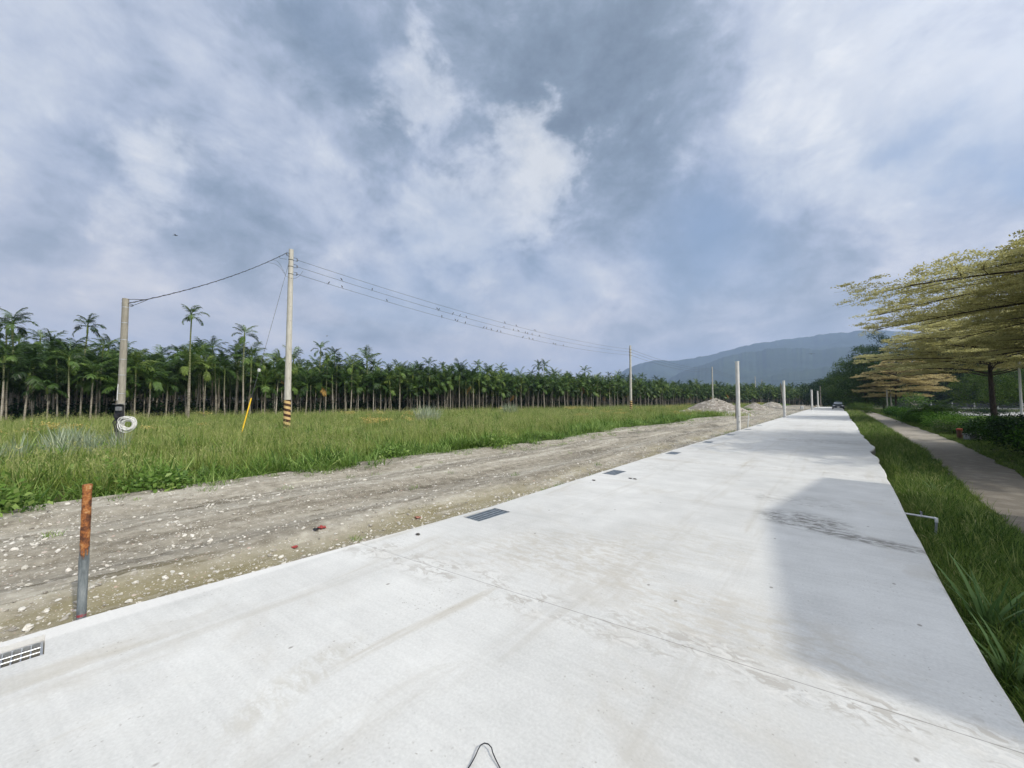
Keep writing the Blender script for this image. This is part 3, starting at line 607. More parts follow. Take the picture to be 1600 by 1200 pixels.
# ------------------------------------------------------------------ betel palms
def frond(g, az, elev, L, droop, base, leafw, nst=26):
    s = np.linspace(0, 1, 14); e = elev-droop*s**1.4; ds = L/13
    dx = np.cos(e)*ds; dz = np.sin(e)*ds; r = np.concatenate([[0], np.cumsum(dx[:-1])]); zz = np.concatenate([[0], np.cumsum(dz[:-1])])
    side = np.array([-math.sin(az), math.cos(az), 0]); out = np.array([math.cos(az), math.sin(az), 0])
    sway = g.normal()*.15
    pts = base+out*r[:, None]+np.array([0, 0, 1.])*zz[:, None]+side*(sway*s**2)[:, None]*L
    V = []; F = []; rn = []; u_ = np.linspace(.20, .99, nst); fr = g.random()
    for st in u_:
        i = min(int(st*13), 12); f = st*13-i; p = pts[i]*(1-f)+pts[i+1]*f; tg = unit(pts[i+1]-pts[i]); nrm = np.cross(side, tg)
        if nrm[2] < 0 and elev > -1: nrm = -nrm if abs(nrm[2]) > .95 else nrm
        ll = L*(.31*math.sin(math.pi*min(1, (st*.86+.10)))**.6+.03)*(.7+.5*g.random())
        for sd in (-1, 1):
            d = unit(tg*(.62+.5*st)+side*sd*1.0+nrm*(.25+.15*g.normal())); d2 = unit(d+np.array([0, 0, -.55-.3*g.random()]))
            wv = unit(np.cross(d, nrm+side*sd*.35+.35*g.normal(size=3)))*leafw*(.55+.5*g.random()); b = len(V)
            p1 = p+d*ll*.5; p2 = p1+d2*ll*.5
            V += [p-wv*.5, p+wv*.5, p1+wv, p1-wv, p2+wv*.15, p2-wv*.15]; F += [(b, b+1, b+2, b+3), (b+3, b+2, b+4, b+5)]
            q = .25+.5*fr+.25*g.random(); rn += [q]*6
    # rachis as a narrow folded strip
    b = len(V); wr = np.linspace(.028, .006, 14)
    for i in range(14): V += [pts[i]-side*wr[i], pts[i]+side*wr[i]]; rn += [.85, .85]
    for i in range(13): F.append((b+2*i, b+2*i+1, b+2*i+3, b+2*i+2))
    return V, F, rn
def palm_meshes(seed, h_trunk, scale=1., nf=9, dead=0, lean=.0, r0=.066):
    g = np.random.default_rng(seed); s = np.linspace(0, 1, 9); la = g.random()*6.28
    lean *= .5; path = np.stack([np.cos(la)*lean*s**1.6+.04*np.sin(s*5+la), np.sin(la)*lean*s**1.6, -.3+(h_trunk+.3)*s], 1)
    tr = MB(); tr.tube(path, r0*(1.15-.45*s**.7)*np.where(s == 0, 1.3, 1), 7)
    top = path[-1]; sh = MB(); sh.tube([top+np.array([0, 0, z_]) for z_ in (-.02, .12, .35, .6, .78)], [.068*scale, .092*scale, .086*scale, .062*scale, .03], 7)
    V = []; F = []; rn = []; b0 = top+np.array([0, 0, .68])
    az0 = g.random()*6.28
    for k in range(nf):
        f = (k+.5)/nf; az = az0+k*2.4+g.normal()*.25
        elev = R(88)-R(98)*f**1.15+g.normal()*.12; droop = R(55)+R(55)*f+g.normal()*.15
        v, fc, r_ = frond(g, az, elev, (1.38+.48*math.sin(math.pi*(.25+.6*f)))*scale*(.9+.2*g.random()), droop, b0-np.array([0, 0, .25*f]), .034*scale)
        o = len(V); V += v; F += [tuple(i+o for i in q) for q in fc]; rn += r_
    Vd = []; Fd = []; rd = []
    for k in range(dead):
        v, fc, r_ = frond(g, g.random()*6.28, R(-35), 1.7*scale, R(48), top+np.array([0, 0, .05]), .045); o = len(Vd); Vd += v; Fd += [tuple(i+o for i in q) for q in fc]; rd += r_
    return tr, sh, (V, F, rn), (Vd, Fd, rd)
def tri(F): return np.array(F)
PALMS = []
specs = [(101, 3.4, 1.05, 12, 0, .15), (102, 4.2, 1., 10, 0, .1), (103, 2.8, 1.1, 12, 0, .25), (104, 4.6, .95, 9, 0, .3), (105, 3.9, 1.05, 10, 1, .1), (106, 4.4, 1., 10, 0, .2), (107, 3.0, 1.1, 11, 0, .1), (108, 4.0, 1., 9, 1, .35), (109, 3.5, 1.1, 12, 0, .2), (110, 4.8, .95, 8, 0, .15),
         (111, 6.5, .66, 10, 0, .35), (112, 6.1, .62, 9, 0, .2), (113, 7.4, .58, 10, 0, .06), (114, 5.7, .70, 10, 0, .3)]
for k, sp in enumerate(specs):
    tr, sh, (V, F, rn), (Vd, Fd, rd) = palm_meshes(sp[0], sp[1], sp[2], sp[3], sp[4], sp[5])
    PALMS.append((tr.mesh('trunk', M_PTRUNK, True), sh.mesh('crownshaft', M_SHAFT, True), npmesh('crown', V, F, M_PALM, rn), npmesh('dead_frond', Vd, Fd, M_DEAD, rd) if sp[4] else None))
def make_palm(k, loc, rz, s, label, group=None, extra_dead=None):
    e = empty('betel_palm', loc, rz, label, 'palm tree', group); e.scale = (s, s, s)
    a, b, c, d = PALMS[k]
    link('trunk', a, None, e); link('crownshaft', b, None, e); link('crown', c, None, e)
    if d: tag(link('dead_frond', d, None, e), 'yellow brown dead frond hanging from the crown')
    return e
FRONT = np.array([(-52, -40), (-48.5, -12), (-47.5, 0), (-47, 20), (-45, 40), (-40, 72), (-35, 110), (-30, 145), (-22, 172), (-6, 196), (14, 205), (60, 210)], float)
seg = np.diff(FRONT, axis=0); sl_ = np.linalg.norm(seg, axis=1); cum = np.concatenate([[0], np.cumsum(sl_)])
def along(s):
    i = int(np.clip(np.searchsorted(cum, s)-1, 0, len(seg)-1)); f = (s-cum[i])/sl_[i]; p = FRONT[i]+seg[i]*f; d = seg[i]/sl_[i]; return p, np.array([-d[1], d[0]])
cand = []
for rw in range(24):
    s = random.random()*1.7
    while s < cum[-1]:
        p, nn = along(s); q = p+nn*(rw*2.0+rng.normal()*.3)
        if infront(q, 1.42): cand.append((rw, q[0], q[1], s))
        s += 1.3+rng.normal()*.25
zg = lambda x_, y_: float(ground_z(np.array(x_), np.array(y_)))
LAB_PALM = 'slender betel palm with drooping dark green fronds in the even wall of the plantation'
LAB_TALL = 'betel palm lifting its small crown clear above the even canopy of the plantation'
LAB_DEADP = 'betel palm of the plantation with a yellow brown dead frond hanging under its crown'
# single palms that stand out in the photograph: their surveyed crown tops
special = [((300, 472), 33., 12, 'tallest betel palm, its crown far above the canopy on a thin bare trunk'),
           ((133, 487), 36., 10, 'tall betel palm with a wide crown against the sky, left of the coiled cable pole'),
           ((383, 503), 40., 10, 'tall betel palm with rounded crown against the sky, just left of the striped pole'),
           ((13, 490), 36., 10, 'tall betel palm at the left end of the plantation with its crown above the canopy'),
           ((500, 530), 52., 10, 'betel palm with small dark crown above the canopy, just right of the tall striped pole'),
           ((843, 561), 84., 10, 'tall betel palm with drooping crown on the plantation skyline, left of the second striped pole')]
taken = []
for (px, py), d, k, lab in special:
    tp = WD(px, py, d); hh = specs[k][1]+.7+1.5*specs[k][2]; s = (tp[2]-zg(tp[0], tp[1]))/hh
    make_palm(k, (tp[0], tp[1], zg(tp[0], tp[1])), random.random()*6.28, s, lab); taken.append((tp[0], tp[1]))
NIND = 0; rest = []
cand.sort(key=lambda c: c[0]*9+math.hypot(c[1], c[2])*.28)
for rw, x_, y_, s in cand:
    if any((x_-a)**2+(y_-b)**2 < 1.2 for a, b in taken): continue
    rnd = rng.random(); sz = float(np.clip(.98+.13*rng.normal(), .72, 1.3))*(1.06 if rw > 1 else 1.)
    if rw >= 1 and rnd < .09: k = int(rng.choice([10, 11, 13])); sz *= .97; lab = LAB_TALL; grp = 'tall palms standing above the plantation canopy'
    elif rw == 0: k = int(rng.choice([0, 1, 2, 3, 4, 5, 6, 7, 8, 9], p=[.12, .11, .12, .1, .05, .11, .12, .05, .12, .1])); grp = 'betel palms of the plantation'
    else: k = int(rng.choice([0, 1, 2, 3, 5, 6, 8, 9, 13])); grp = 'betel palms of the plantation'
    if k in (4, 7): lab = LAB_DEADP; grp = 'palms with dead fronds in the plantation'
    elif k < 10 or k == 13: lab = LAB_PALM; grp = 'betel palms of the plantation'
    if NIND < 290:
        NIND += 1; e_ = make_palm(k, (x_, y_, zg(x_, y_)), rng.random()*6.28, sz, lab, grp); e_.rotation_euler[0] = .018*rng.normal(); e_.rotation_euler[1] = .018*rng.normal()
    else: rest.append((x_, y_, zg(x_, y_), rng.random()*6.28, sz, k))
def join_palm(k):
    a, b, c, d = PALMS[k]; me = bpy.data.meshes.new('palm'); V = []; F = []; mi = []; o = 0
    for j, m_ in enumerate((a, b, c)):
        V += [v.co[:] for v in m_.vertices]; F += [tuple(i+o for i in p.vertices) for p in m_.polygons]; mi += [j]*len(m_.polygons); o += len(m_.vertices)
    me.from_pydata(V, [], F); me.polygons.foreach_set('material_index', mi); [me.materials.append(x) for x in (M_PTRUNK, M_SHAFT, M_PALM)]
    at = me.attributes.new('rnd', 'FLOAT', 'POINT'); r0 = [.5]*(len(a.vertices)+len(b.vertices)); rr = [q.value for q in c.attributes['rnd'].data]; at.data.foreach_set('value', np.array(r0+rr, np.float32))
    me.update(); return me
src = [srcobj('palm_source', join_palm(k)) for k in range(14)]
rest = np.array(rest)
scatter('palm_grove', rest[:, :3], np.stack([0*rest[:, 3], 0*rest[:, 3], rest[:, 3]], 1), rest[:, 4], rest[:, 5].astype(int), src, 'deeper rows of the betel palm plantation closing the view between the front trunks', 'palm grove')
# leaf litter floor of the plantation, a strip that follows the front row
L0 = np.array([along(s)[0]+along(s)[1]*-1.2 for s in np.linspace(0, cum[-1]-.1, 120)]); L1 = np.array([along(s)[0]+along(s)[1]*60 for s in np.linspace(0, cum[-1]-.1, 120)])
FX = np.stack([L0[:, 0]*(1-k)+L1[:, 0]*k for k in np.linspace(0, 1, 14)], 1); FY = np.stack([L0[:, 1]*(1-k)+L1[:, 1]*k for k in np.linspace(0, 1, 14)], 1)
tag(link('plantation_floor', gridmesh('plantation_floor', FX, FY, ground_z(FX, FY)+.06, M_GROVE)), 'bare leaf littered soil under the palms', 'ground', None, 'structure')
# low undergrowth inside the plantation
ug = [leafcloud('undergrowth_source', 300+k, [(0, 0, .5, .9, .9, .6), (.6, .3, .35, .6, .6, .45), (-.5, .4, .4, .5, .6, .5)], 420, .17, M_DARK) for k in range(3)]
uu_ = [c for c in cand if c[0] in (2, 3, 4, 5, 6, 7, 8, 10, 12, 14, 16, 18, 21) and rng.random() < .6]; up_ = np.array([(c[1]+rng.normal()*.7, c[2]+rng.normal()*.7, -.25) for c in uu_])
scatter('undergrowth', up_, np.stack([np.zeros(len(up_)), np.zeros(len(up_)), rng.random(len(up_))*6.28], 1), .7+1.1*rng.random(len(up_)), rng.integers(0, 3, len(up_)), [srcobj('undergrowth_source', m_) for m_ in ug], 'dark low undergrowth between the palm trunks', 'undergrowth')

# ------------------------------------------------------------------ grasses
def blades(g, n, h, w_, spread, lean, segs=3, hvar=.35, curl=.8, wprof=(.8, 1., .75, .08)):
    az = g.random(n)*6.283; rr = np.sqrt(g.random(n))*spread; ph = g.random(n)*6.283
    C = np.stack([np.cos(ph)*rr, np.sin(ph)*rr, np.full(n, -.03)], 1); hh = h*(1-hvar+2*hvar*g.random(n))
    th = np.abs(lean*(.35+.9*g.random(n))); out = np.stack([np.cos(az), np.sin(az), 0*az], 1); sd = np.stack([-np.sin(az+g.normal(size=n)*.6), np.cos(az), 0*az], 1); sd = unit(sd)
    P = C.copy(); V = np.empty((n, segs+1, 2, 3)); ds = hh/segs
    for i in range(segs+1):
        wi = w_*np.interp(i/segs, np.linspace(0, 1, len(wprof)), wprof)*(.7+.6*g.random(n)) if i == 0 else w_*np.interp(i/segs, np.linspace(0, 1, len(wprof)), wprof)
        V[:, i, 0] = P-sd*np.reshape(wi, (-1, 1))*.5; V[:, i, 1] = P+sd*np.reshape(wi, (-1, 1))*.5
        a = th+curl*th*(i/segs)*1.7
        P = P+(out*np.sin(a)[:, None]+np.array([0, 0, 1.])*np.cos(a)[:, None])*ds[:, None]
    i = np.arange(n)[:, None]*(segs+1)*2+np.arange(segs)[None]*2
    F = np.stack([i, i+1, i+3, i+2], -1).reshape(-1, 4)
    return V.reshape(-1, 3), F, np.repeat(g.random(n), (segs+1)*2)
def cat_(parts):
    V = []; F = []; r = []; o = 0
    for v, f, q in parts: V.append(v); F.append(f+o); r.append(q); o += len(v)
    return np.concatenate(V), np.concatenate(F), np.concatenate(r)
def tuft(name, seed, m, *args, **kw): g = np.random.default_rng(seed); v, f, r = blades(g, *args, **kw); return npmesh(name, v, f, m, r)
def two_mat(name, a, b, ma, mb_):
    v, f, r = cat_([a, b]); me = npmesh(name, v, f, None, r); me.materials.append(ma); me.materials.append(mb_)
    me.polygons.foreach_set('material_index', np.array([0]*len(a[1])+[1]*len(b[1]), np.int32)); return me
def seedheads(g, n, h, spread):
    v, f, r = blades(g, n, h, .006, spread, .16, 3, .2, .5, (1., .8, .6, .5)); parts = [(v, f, r)]
    tips = v.reshape(n, 4, 2, 3)[:, 3].mean(1)
    for k in range(3):
        C = tips+g.normal(size=(n, 3))*.015; A = unit(g.normal(size=(n, 3))*.35+np.array([0, 0, .9]))*(.06+.05*g.random((n, 1))); B = unit(np.cross(A, g.normal(size=(n, 3))))*.005
        parts.append(quads_from(C, A, B, g.random(n)))
    return cat_(parts)
FT = []
for k in range(3): FT.append(tuft('field_tuft', 500+k, M_LUSH, 30, .60, .032, .26, .72))                              # 0-2 lush broad blades
for k in range(2): FT.append(tuft('field_tuft', 510+k, M_GRASS, 40, .42, .016, .30, .5))                               # 3-4 short
for k in range(3):                                                                                                   # 5-7 with seed stems
    g = np.random.default_rng(520+k); FT.append(two_mat('field_tuft', blades(g, 32, .52, .016, .30, .4), seedheads(g, 6, .66, .30), M_GRASS, M_STEM))
for k in range(2):                                                                                                   # 8-9 orange weeds
    g = np.random.default_rng(530+k); a = blades(g, 18, .5, .016, .26, .4); C = np.concatenate([g.normal(size=(60, 2))*.2, .45+.2*g.random((60, 1))], 1)
    A = unit(g.normal(size=(60, 3)))*.09; B = unit(np.cross(A, g.normal(size=(60, 3))))*.025; FT.append(two_mat('field_tuft', a, quads_from(C, A, B, g.random(60)), M_GRASS, M_ORANGE))
for k in range(2): FT.append(tuft('field_tuft', 540+k, M_SILVER, 46, .95, .022, .22, .34, segs=4))                     # 10-11 blue-green tall
for k in range(2): FT.append(tuft('field_tuft', 550+k, M_LUSH, 26, .20, .013, .22, .7))                               # 12-13 low fringe
for k in range(2): FT.append(leafcloud('field_tuft', 560+k, [(0, 0, .22, .26, .26, .2), (.12, .1, .34, .14, .14, .14)], 130, .085, M_LUSH, hollow=.3))                   # 14-15 broad leaved weeds
FSRC = [srcobj('field_tuft', m_) for m_ in FT]
def field_edge(y): return -9.35-.75*np.clip((y-10)/30, 0, 1)-np.clip((y-60)/40, 0, 1)*3.-.5*np.sin(y*.35)*np.clip(y/15, 0, 1)
pts = []
N0 = 230000; X = rng.uniform(-52, -7.8, N0); Y = rng.uniform(-14, 178, N0)
d = X*fwd[0]+Y*fwd[1]; dist = np.hypot(X, Y)
dens = np.clip(15*(11/np.maximum(dist, 8))**1.15, 1.1, 15)          # tufts per square metre, thinner with distance
keep = rng.random(N0) < dens/(N0/(44.2*192))
ins = (d > 1) & (np.abs(X*rgt[0]+Y*rgt[1]) < 1.45*d+1.5)
frontx = np.interp(Y, FRONT[:, 1], FRONT[:, 0])
ed = field_edge(Y)-X+1.5*(fbm(X*.6+40, Y*.9, 61)-.5)*2                     # metres inside the edge
ok = keep & ins & (ed > 0) & (X > frontx-2.5)
X, Y, ed, dist = X[ok], Y[ok], ed[ok], dist[ok]
mound_c = [(-13.4, 58., 4.2), (-11.6, 75., 2.6), (-11., 90., 2.6), (-10.2, 104., 2.6)]
nm = np.ones(len(X), bool)
for a, b, c in mound_c: nm &= ((X-a)**2+((Y-b)*.8)**2 > (c*.8)**2)
X, Y, ed, dist = X[nm], Y[nm], ed[nm], dist[nm]; n = len(X)
q = fbm(X*.13, Y*.13, 71); q2 = fbm(X*.22+9, Y*.22, 73); u0 = rng.random(n)
idx = rng.integers(0, 3, n)
mid_ = ed > 2.2+3*(q-.5)
idx = np.where(mid_ & (u0 < .62), rng.integers(5, 8, n), idx); idx = np.where(mid_ & (u0 > .8), rng.integers(3, 5, n), idx)
idx = np.where((ed > 1.5) & (q2 > .66) & (u0 < .22), rng.integers(8, 10, n), idx)
sv = (.70+.5*rng.random(n)+.25*(q-.5))*(.55+.85*fbm(X*.42+3, Y*.42, 75))
sv = sv*np.clip(.45+ed*.55, .45, 1)*(1+np.clip(dist-20, 0, 120)*.004)
idx = np.where(ed < .45, rng.integers(12, 14, n), idx); sv = np.where(ed < .45, .8+.6*rng.random(n), sv)
bl_ = ((X+18.2)**2+(Y-.2)**2 < 1.6)
idx = np.where(bl_ & (u0 < .55), rng.integers(10, 12, n), idx)
idx = np.where((u0 > .90) & (fbm(X*.5+5, Y*.5, 77) > .50), rng.integers(14, 16, n), idx)
rot = np.stack([rng.normal(size=n)*.08, rng.normal(size=n)*.08, rng.random(n)*6.283], 1)
scatter('field_grass', np.stack([X, Y, ground_z(X, Y)+.02], 1), rot, sv, idx, FSRC, 'tall rank grass with seed heads covering the open field', 'grass')
# stray low weeds creeping over the dirt track and along the slab
N1 = 2600; X = rng.uniform(-10, -4.25, N1); Y = rng.uniform(-2, 70, N1); wgt = np.clip((-X-8.4)*.9, 0, 1)+.55*(X > -4.9)*(fbm(X*0+3, Y*.5, 81) > .52)+.03
ok = (rng.random(N1) < wgt*.55); X, Y = X[ok], Y[ok]
scatter('track_weeds', np.stack([X, Y, dirt_z(X, Y)], 1), np.stack([0*X, 0*X, rng.random(len(X))*6.28], 1), .25+.45*rng.random(len(X)), rng.integers(12, 14, len(X)), FSRC, 'scattered low weeds on the edges of the dirt track', 'weeds')

# verge grass on the right
VT = [tuft('verge_tuft', 600+k, M_VERGE, 26, .30, .011, .13, .55) for k in range(4)]+[tuft('verge_tuft', 610+k, M_VERGE, 16, .42, .014, .12, .5, segs=4) for k in range(2)]
g = np.random.default_rng(620); VT.append(two_mat('verge_tuft', blades(g, 14, .28, .010, .14, .5), seedheads(g, 3, .40, .12), M_VERGE, M_STEM))
VSRC = [srcobj('verge_tuft', m_) for m_ in VT]
P_ = []; 
N2 = 90000; Y = 1.0+ (rng.random(N2)**2.1)*110; X = rng.uniform(.62, 7.6, N2)
inl = X < PLx(Y)+.12*(fbm(X*3, Y*3, 91)-.3); inr = X > PRx(Y)-.1*(fbm(X*3, Y*3, 92)-.3)
ok = (X > slabR(Y)+.02) & (inl | (inr & (rng.random(N2) < .55)))
dd = X*fwd[0]+Y*fwd[1]; ok &= (dd > .6) & (np.abs(X*rgt[0]+Y*rgt[1]) < 1.5*dd+1.2)
X, Y = X[ok], Y[ok]; n = len(X); q = fbm(X*1.1, Y*.8, 95)
sv = (.36+.45*rng.random(n))*(.7+.8*q)*np.where(X < PLx(Y)-.25, 1., .6)*np.where(X > PRx(Y)-.2, .75, 1.)*(1+np.clip(Y-12, 0, 60)*.012)
sv *= np.clip(.35+(X-slabR(Y))*2.6, .35, 1)
idx = np.where(rng.random(n) < .05, 6, np.where(rng.random(n) < .25, rng.integers(4, 6, n), rng.integers(0, 4, n)))
scatter('verge_grass', np.stack([X, Y, np.full(n, -.335)], 1), np.stack([rng.normal(size=n)*.1, rng.normal(size=n)*.1, rng.random(n)*6.283], 1), sv, idx, VSRC, 'uneven green grass on the verge beside the slab and the footpath', 'grass')

# broad leaved grass plants
def leafy(name, seed, loc, n, h, w_, label, m=M_BROAD, lean=.42, spread=.06):
    e = empty(name, loc, 0, label, 'grass plant'); g = np.random.default_rng(seed)
    v, f, r = blades(g, n, h, w_, spread, lean, 6, .35, .9, (.45, .9, 1., .8, .5, .06)); link('leaves', npmesh('leaves', v, f, m, r), None, e)
    st = MB()
    for k in range(3): a = g.random()*6.28; st.tube([(0, 0, -.03), (.03*math.cos(a), .03*math.sin(a), h*.3), (.09*math.cos(a), .09*math.sin(a), h*.62)], [.008, .006, .003], 5)
    st.build('stem', m, e); return e
leafy('tall_grass_plant', 701, W(1545, 1000, -.33), 13, .58, .034, 'tall broad leaved grass plant beside the slab, its long blades above the near verge', lean=.38)
leafy('tall_grass_plant', 702, W(1588, 1005, -.33), 17, .62, .032, 'bushy grass plant with arching leaves at the right edge, behind the tallest verge plant', lean=.7)
leafy('tall_grass_plant', 703, W(1580, 1075, -.33), 16, .46, .024, 'low arching grass plant closest to the near right corner of the slab', lean=.8)
leafy('tall_grass_plant', 704, W(1465, 775, -.33), 16, .36, .018, 'sunlit tuft of broad grass blades on the bright strip of the verge', lean=.6)
def clump(px, py, d, n, h, seed, label, m=M_SILVER, sp=.9):
    p = WD(px, py, d); e = empty('grass_clump', (p[0], p[1], zg(p[0], p[1])), 0, label, 'grass clump'); g = np.random.default_rng(seed)
    v, f, r = blades(g, n, h, .03, sp, .4, 4); link('leaves', npmesh('leaves', v, f, m, r), None, e)
clump(668, 664, 31., 420, 1.35, 711, 'large blue green grass clump rising from the middle of the field')
clump(797, 640, 48., 300, 1.4, 712, 'distant blue green grass clump by the palm trunks, left of the second striped pole')
clump(1010, 640, 50., 260, 1.0, 713, 'bright green grass clump by the foot of the second striped pole', M_GRASS, 1.2)
clump(1095, 652, 44., 420, .75, 714, 'bright green weeds growing at the near foot of the largest rubble mound', M_GRASS, 2.2)
clump(1150, 655, 45., 300, .7, 715, 'bright green weeds behind the nearest bare white post', M_GRASS, 1.6)
clump(112, 690, 13.5, 120, .9, 716, 'pale blue green grass clump left of the pole with the white cable coil', M_SILVER, .5)

# ------------------------------------------------------------------ stones on the track
def stone_mesh(seed):
    g = np.random.default_rng(seed); V = []; 
    for i in range(4):
        th = math.pi*(i+.5)/4
        for k in range(6):
            ph = 6.283*k/6+i*.4; r = .5*(.75+.5*g.random()); V.append((r*math.sin(th)*math.cos(ph), r*math.sin(th)*math.sin(ph)*.75, r*math.cos(th)*.5))
    F = [tuple(reversed(range(6))), tuple(range(18, 24))]; F[0] = tuple(range(6)); F[1] = tuple(reversed(range(18, 24)))
    F = [F[0], F[1]]+[(i*6+k, (i+1)*6+k, (i+1)*6+(k+1) % 6, i*6+(k+1) % 6) for i in range(3) for k in range(6)]
    me = bpy.data.meshes.new('stone'); me.from_pydata(V, [], F); me.update(); me.materials.append(M_STONE); return me
STONES = [stone_mesh(800+k) for k in range(8)]; SSRC = [srcobj('stone_source', m_) for m_ in STONES]
N3 = 170000; X = rng.uniform(-10, -4.22, N3); Y = -3+rng.random(N3)**2.2*90
band = np.clip((X+5.6)/1.2, 0, 1)*.9+.35*fbm(X*1.1, Y*.25, 101)+.5*(fbm(X*.9+5, Y*.9, 103) > .6)+.06
ok = (rng.random(N3) < band*.62) & (X*fwd[0]+Y*fwd[1] > 1.) ; X, Y = X[ok], Y[ok]; n = len(X)
sz = np.clip(.007+.010*rng.exponential(1., n)**1.25, .006, .065)*(1+np.clip(Y-5, 0, 60)*.012)
scatter('gravel', np.stack([X, Y, dirt_z(X, Y)+sz*.10], 1), np.stack([rng.normal(size=n)*.3, rng.normal(size=n)*.3, rng.random(n)*6.28], 1), sz, rng.integers(0, 8, n), SSRC, 'pale chips of stone and broken concrete littering the dirt track', 'gravel')
def dpt(px, py): p = W(px, py, -.15); return p
for k, (px, py, s, lab) in enumerate([(578, 818, .13, 'white lump of stone on the track between the red scrap and the slab edge'), (570, 751, .16, 'pale rounded stone at the grass edge of the dirt track'), (45, 972, .13, 'flat pale stone lying beside the slab, left of the rusty post'),
                                      (92, 826, .17, 'pair sized white stone on the track near the grass, left of the rusty post'), (420, 880, .1, 'tan stone at the slab edge right of the rusty post'), (258, 899, .12, 'flat white stone right of the rusty post, halfway to the slab edge'), (310, 844, .15, 'pale stone on the smooth mud right of the rusty post'), (535, 759, .13, 'grey stone at the grass edge of the track, left of the rounded pale one')]):
    s *= .62; p = dpt(px, py); o = link('stone', stone_mesh(850+k), None, None, (p[0], p[1], float(dirt_z(np.array(p[0]), np.array(p[1])))+s*.12)); o.scale = (s, s, s); o.rotation_euler = (0, 0, k*1.3); tag(o, lab, 'stone')
def scrap(px, py, s, m, lab, seed):
    p = dpt(px, py); g = np.random.default_rng(seed); n = 7; z0 = float(dirt_z(np.array(p[0]), np.array(p[1])))
    GXs, GYs = np.meshgrid(np.linspace(-.5, .5, n), np.linspace(-.35, .35, n)); Z = .12+.25*g.random((n, n)); GXs = GXs+.12*g.normal(size=(n, n)); GYs = GYs+.1*g.normal(size=(n, n))
    me = gridmesh('scrap', GXs*s, GYs*s, Z*s*.8, m, False); o = link('plastic_scrap', me, None, None, (p[0], p[1], z0)); md = o.modifiers.new('thick', 'SOLIDIFY'); md.thickness = .004; tag(o, lab, 'litter')
scrap(503, 827, .11, M_RED, 'larger crumpled red plastic scrap on the dirt track', 1); scrap(461, 850, .075, M_RED, 'smaller red plastic scrap near the slab, left of the larger one', 2)
scrap(494, 830, .09, M_BLACK, 'crumpled dark scrap touching the left side of the larger red one', 3)
scrap(653, 805, .10, mat('faded_red', lambda t: (.36, .16, .11)), 'faded brick red scrap at the slab edge near the flush drain grate', 4)

# ------------------------------------------------------------------ drain grates
def near_grate(y0, y1, label, mesh_like):
    L = float(slabL((y0+y1)/2)); xa, xb = L+GO0, L+GO1; e = empty('drain_grate', ((xa+xb)/2, (y0+y1)/2, 0), 0, label, 'drain grate'); w_, h = (xb-xa)/2-.006, (y1-y0)/2-.006
    zt = -.035 if mesh_like else -.006
    f = MB()
    for sx in (-1, 1): f.box((sx*(w_-.006), 0, zt-.015), (.012, 2*h, .03))
    for sy in (-1, 1): f.box((0, sy*(h-.006), zt-.015), (2*w_-.026, .012, .03))
    f.build('frame', M_STEEL if mesh_like else M_DKSTEEL, e, smooth=False)
    if mesh_like:
        for k in range(3): MB().tube([(-w_+.012+(k+1)*(2*w_-.024)/4, -h+.012, zt-.006), (-w_+.012+(k+1)*(2*w_-.024)/4, h-.012, zt-.006)], .0042, 6).build('bar', M_STEEL, e)
        for k in range(14): y_ = -h+.012+(k+1)*(2*h-.024)/15; MB().tube([(-w_+.012, y_, zt-.009), (w_-.012, y_, zt-.009)], .0042, 6).build('cross_bar', M_STEEL, e)
    else:
        for k in range(5): MB().box((-w_+.012+k*(2*w_-.024)/4, 0, zt-.006), (.008, 2*h-.026, .016)).build('rib', M_STEEL, e, smooth=False)
        for k in range(4): MB().box((-w_+.012+(k+.5)*(2*w_-.024)/4, 0, zt-.012), ((2*w_-.024)/4-.012, 2*h-.028, .02)).build('plate_bar', M_DKSTEEL, e, smooth=False)
    return e
gl_ = ['galvanised mesh grate sunk in the slab, cut by the lower left corner', 'dark slotted steel drain grate flush in the slab edge, the clearest of the row', 'third drain grate along the slab edge, beyond the clearest one', 'fourth drain grate along the slab edge, a faint dark patch', 'fifth small drain grate, before the nearest white post', 'sixth distant drain grate, just before the nearest white post', 'distant drain grate just past the nearest white post', 'farthest drain grate on the slab edge, well past the nearest white post']
for k, (a, b) in enumerate(GR): near_grate(a, b, gl_[k], k == 0)
# clods of dried mud by the grates
for k, (px, py) in enumerate([(985, 748), (992, 749), (928, 751), (653, 836)]):
    p = W(px, py); o = link('mud_clod', stone_mesh(880+k), None, None, (p[0], p[1], .012)); o.data.materials[0] = M_MUD; o.scale = (.085, .06, .035); tag(o, ['dark mud clod on the slab near the third grate, left of a pair', 'dark mud clod on the slab near the third grate, right of a pair', 'small greenish clod on the slab edge left of the third grate', 'dark flat clod on the slab near the sawn joint'][k], 'mud clod')
wl = MB(); pw_ = [W(*p) for p in ((722, 1215), (735, 1199), (742, 1188), (747, 1178), (751, 1172), (757, 1169.5), (763, 1171), (768, 1176), (770, 1183), (774, 1191), (779, 1199), (790, 1218))]
hs = np.sin(np.linspace(0, math.pi, len(pw_)))*.02; wl.tube([(p[0], p[1], .004+h) for p, h in zip(pw_, hs)], .0027, 6)
tag(wl.build('wire_loop', M_WIRE), 'thin dark wire bent into a loop on the concrete at the bottom of the picture', 'wire')

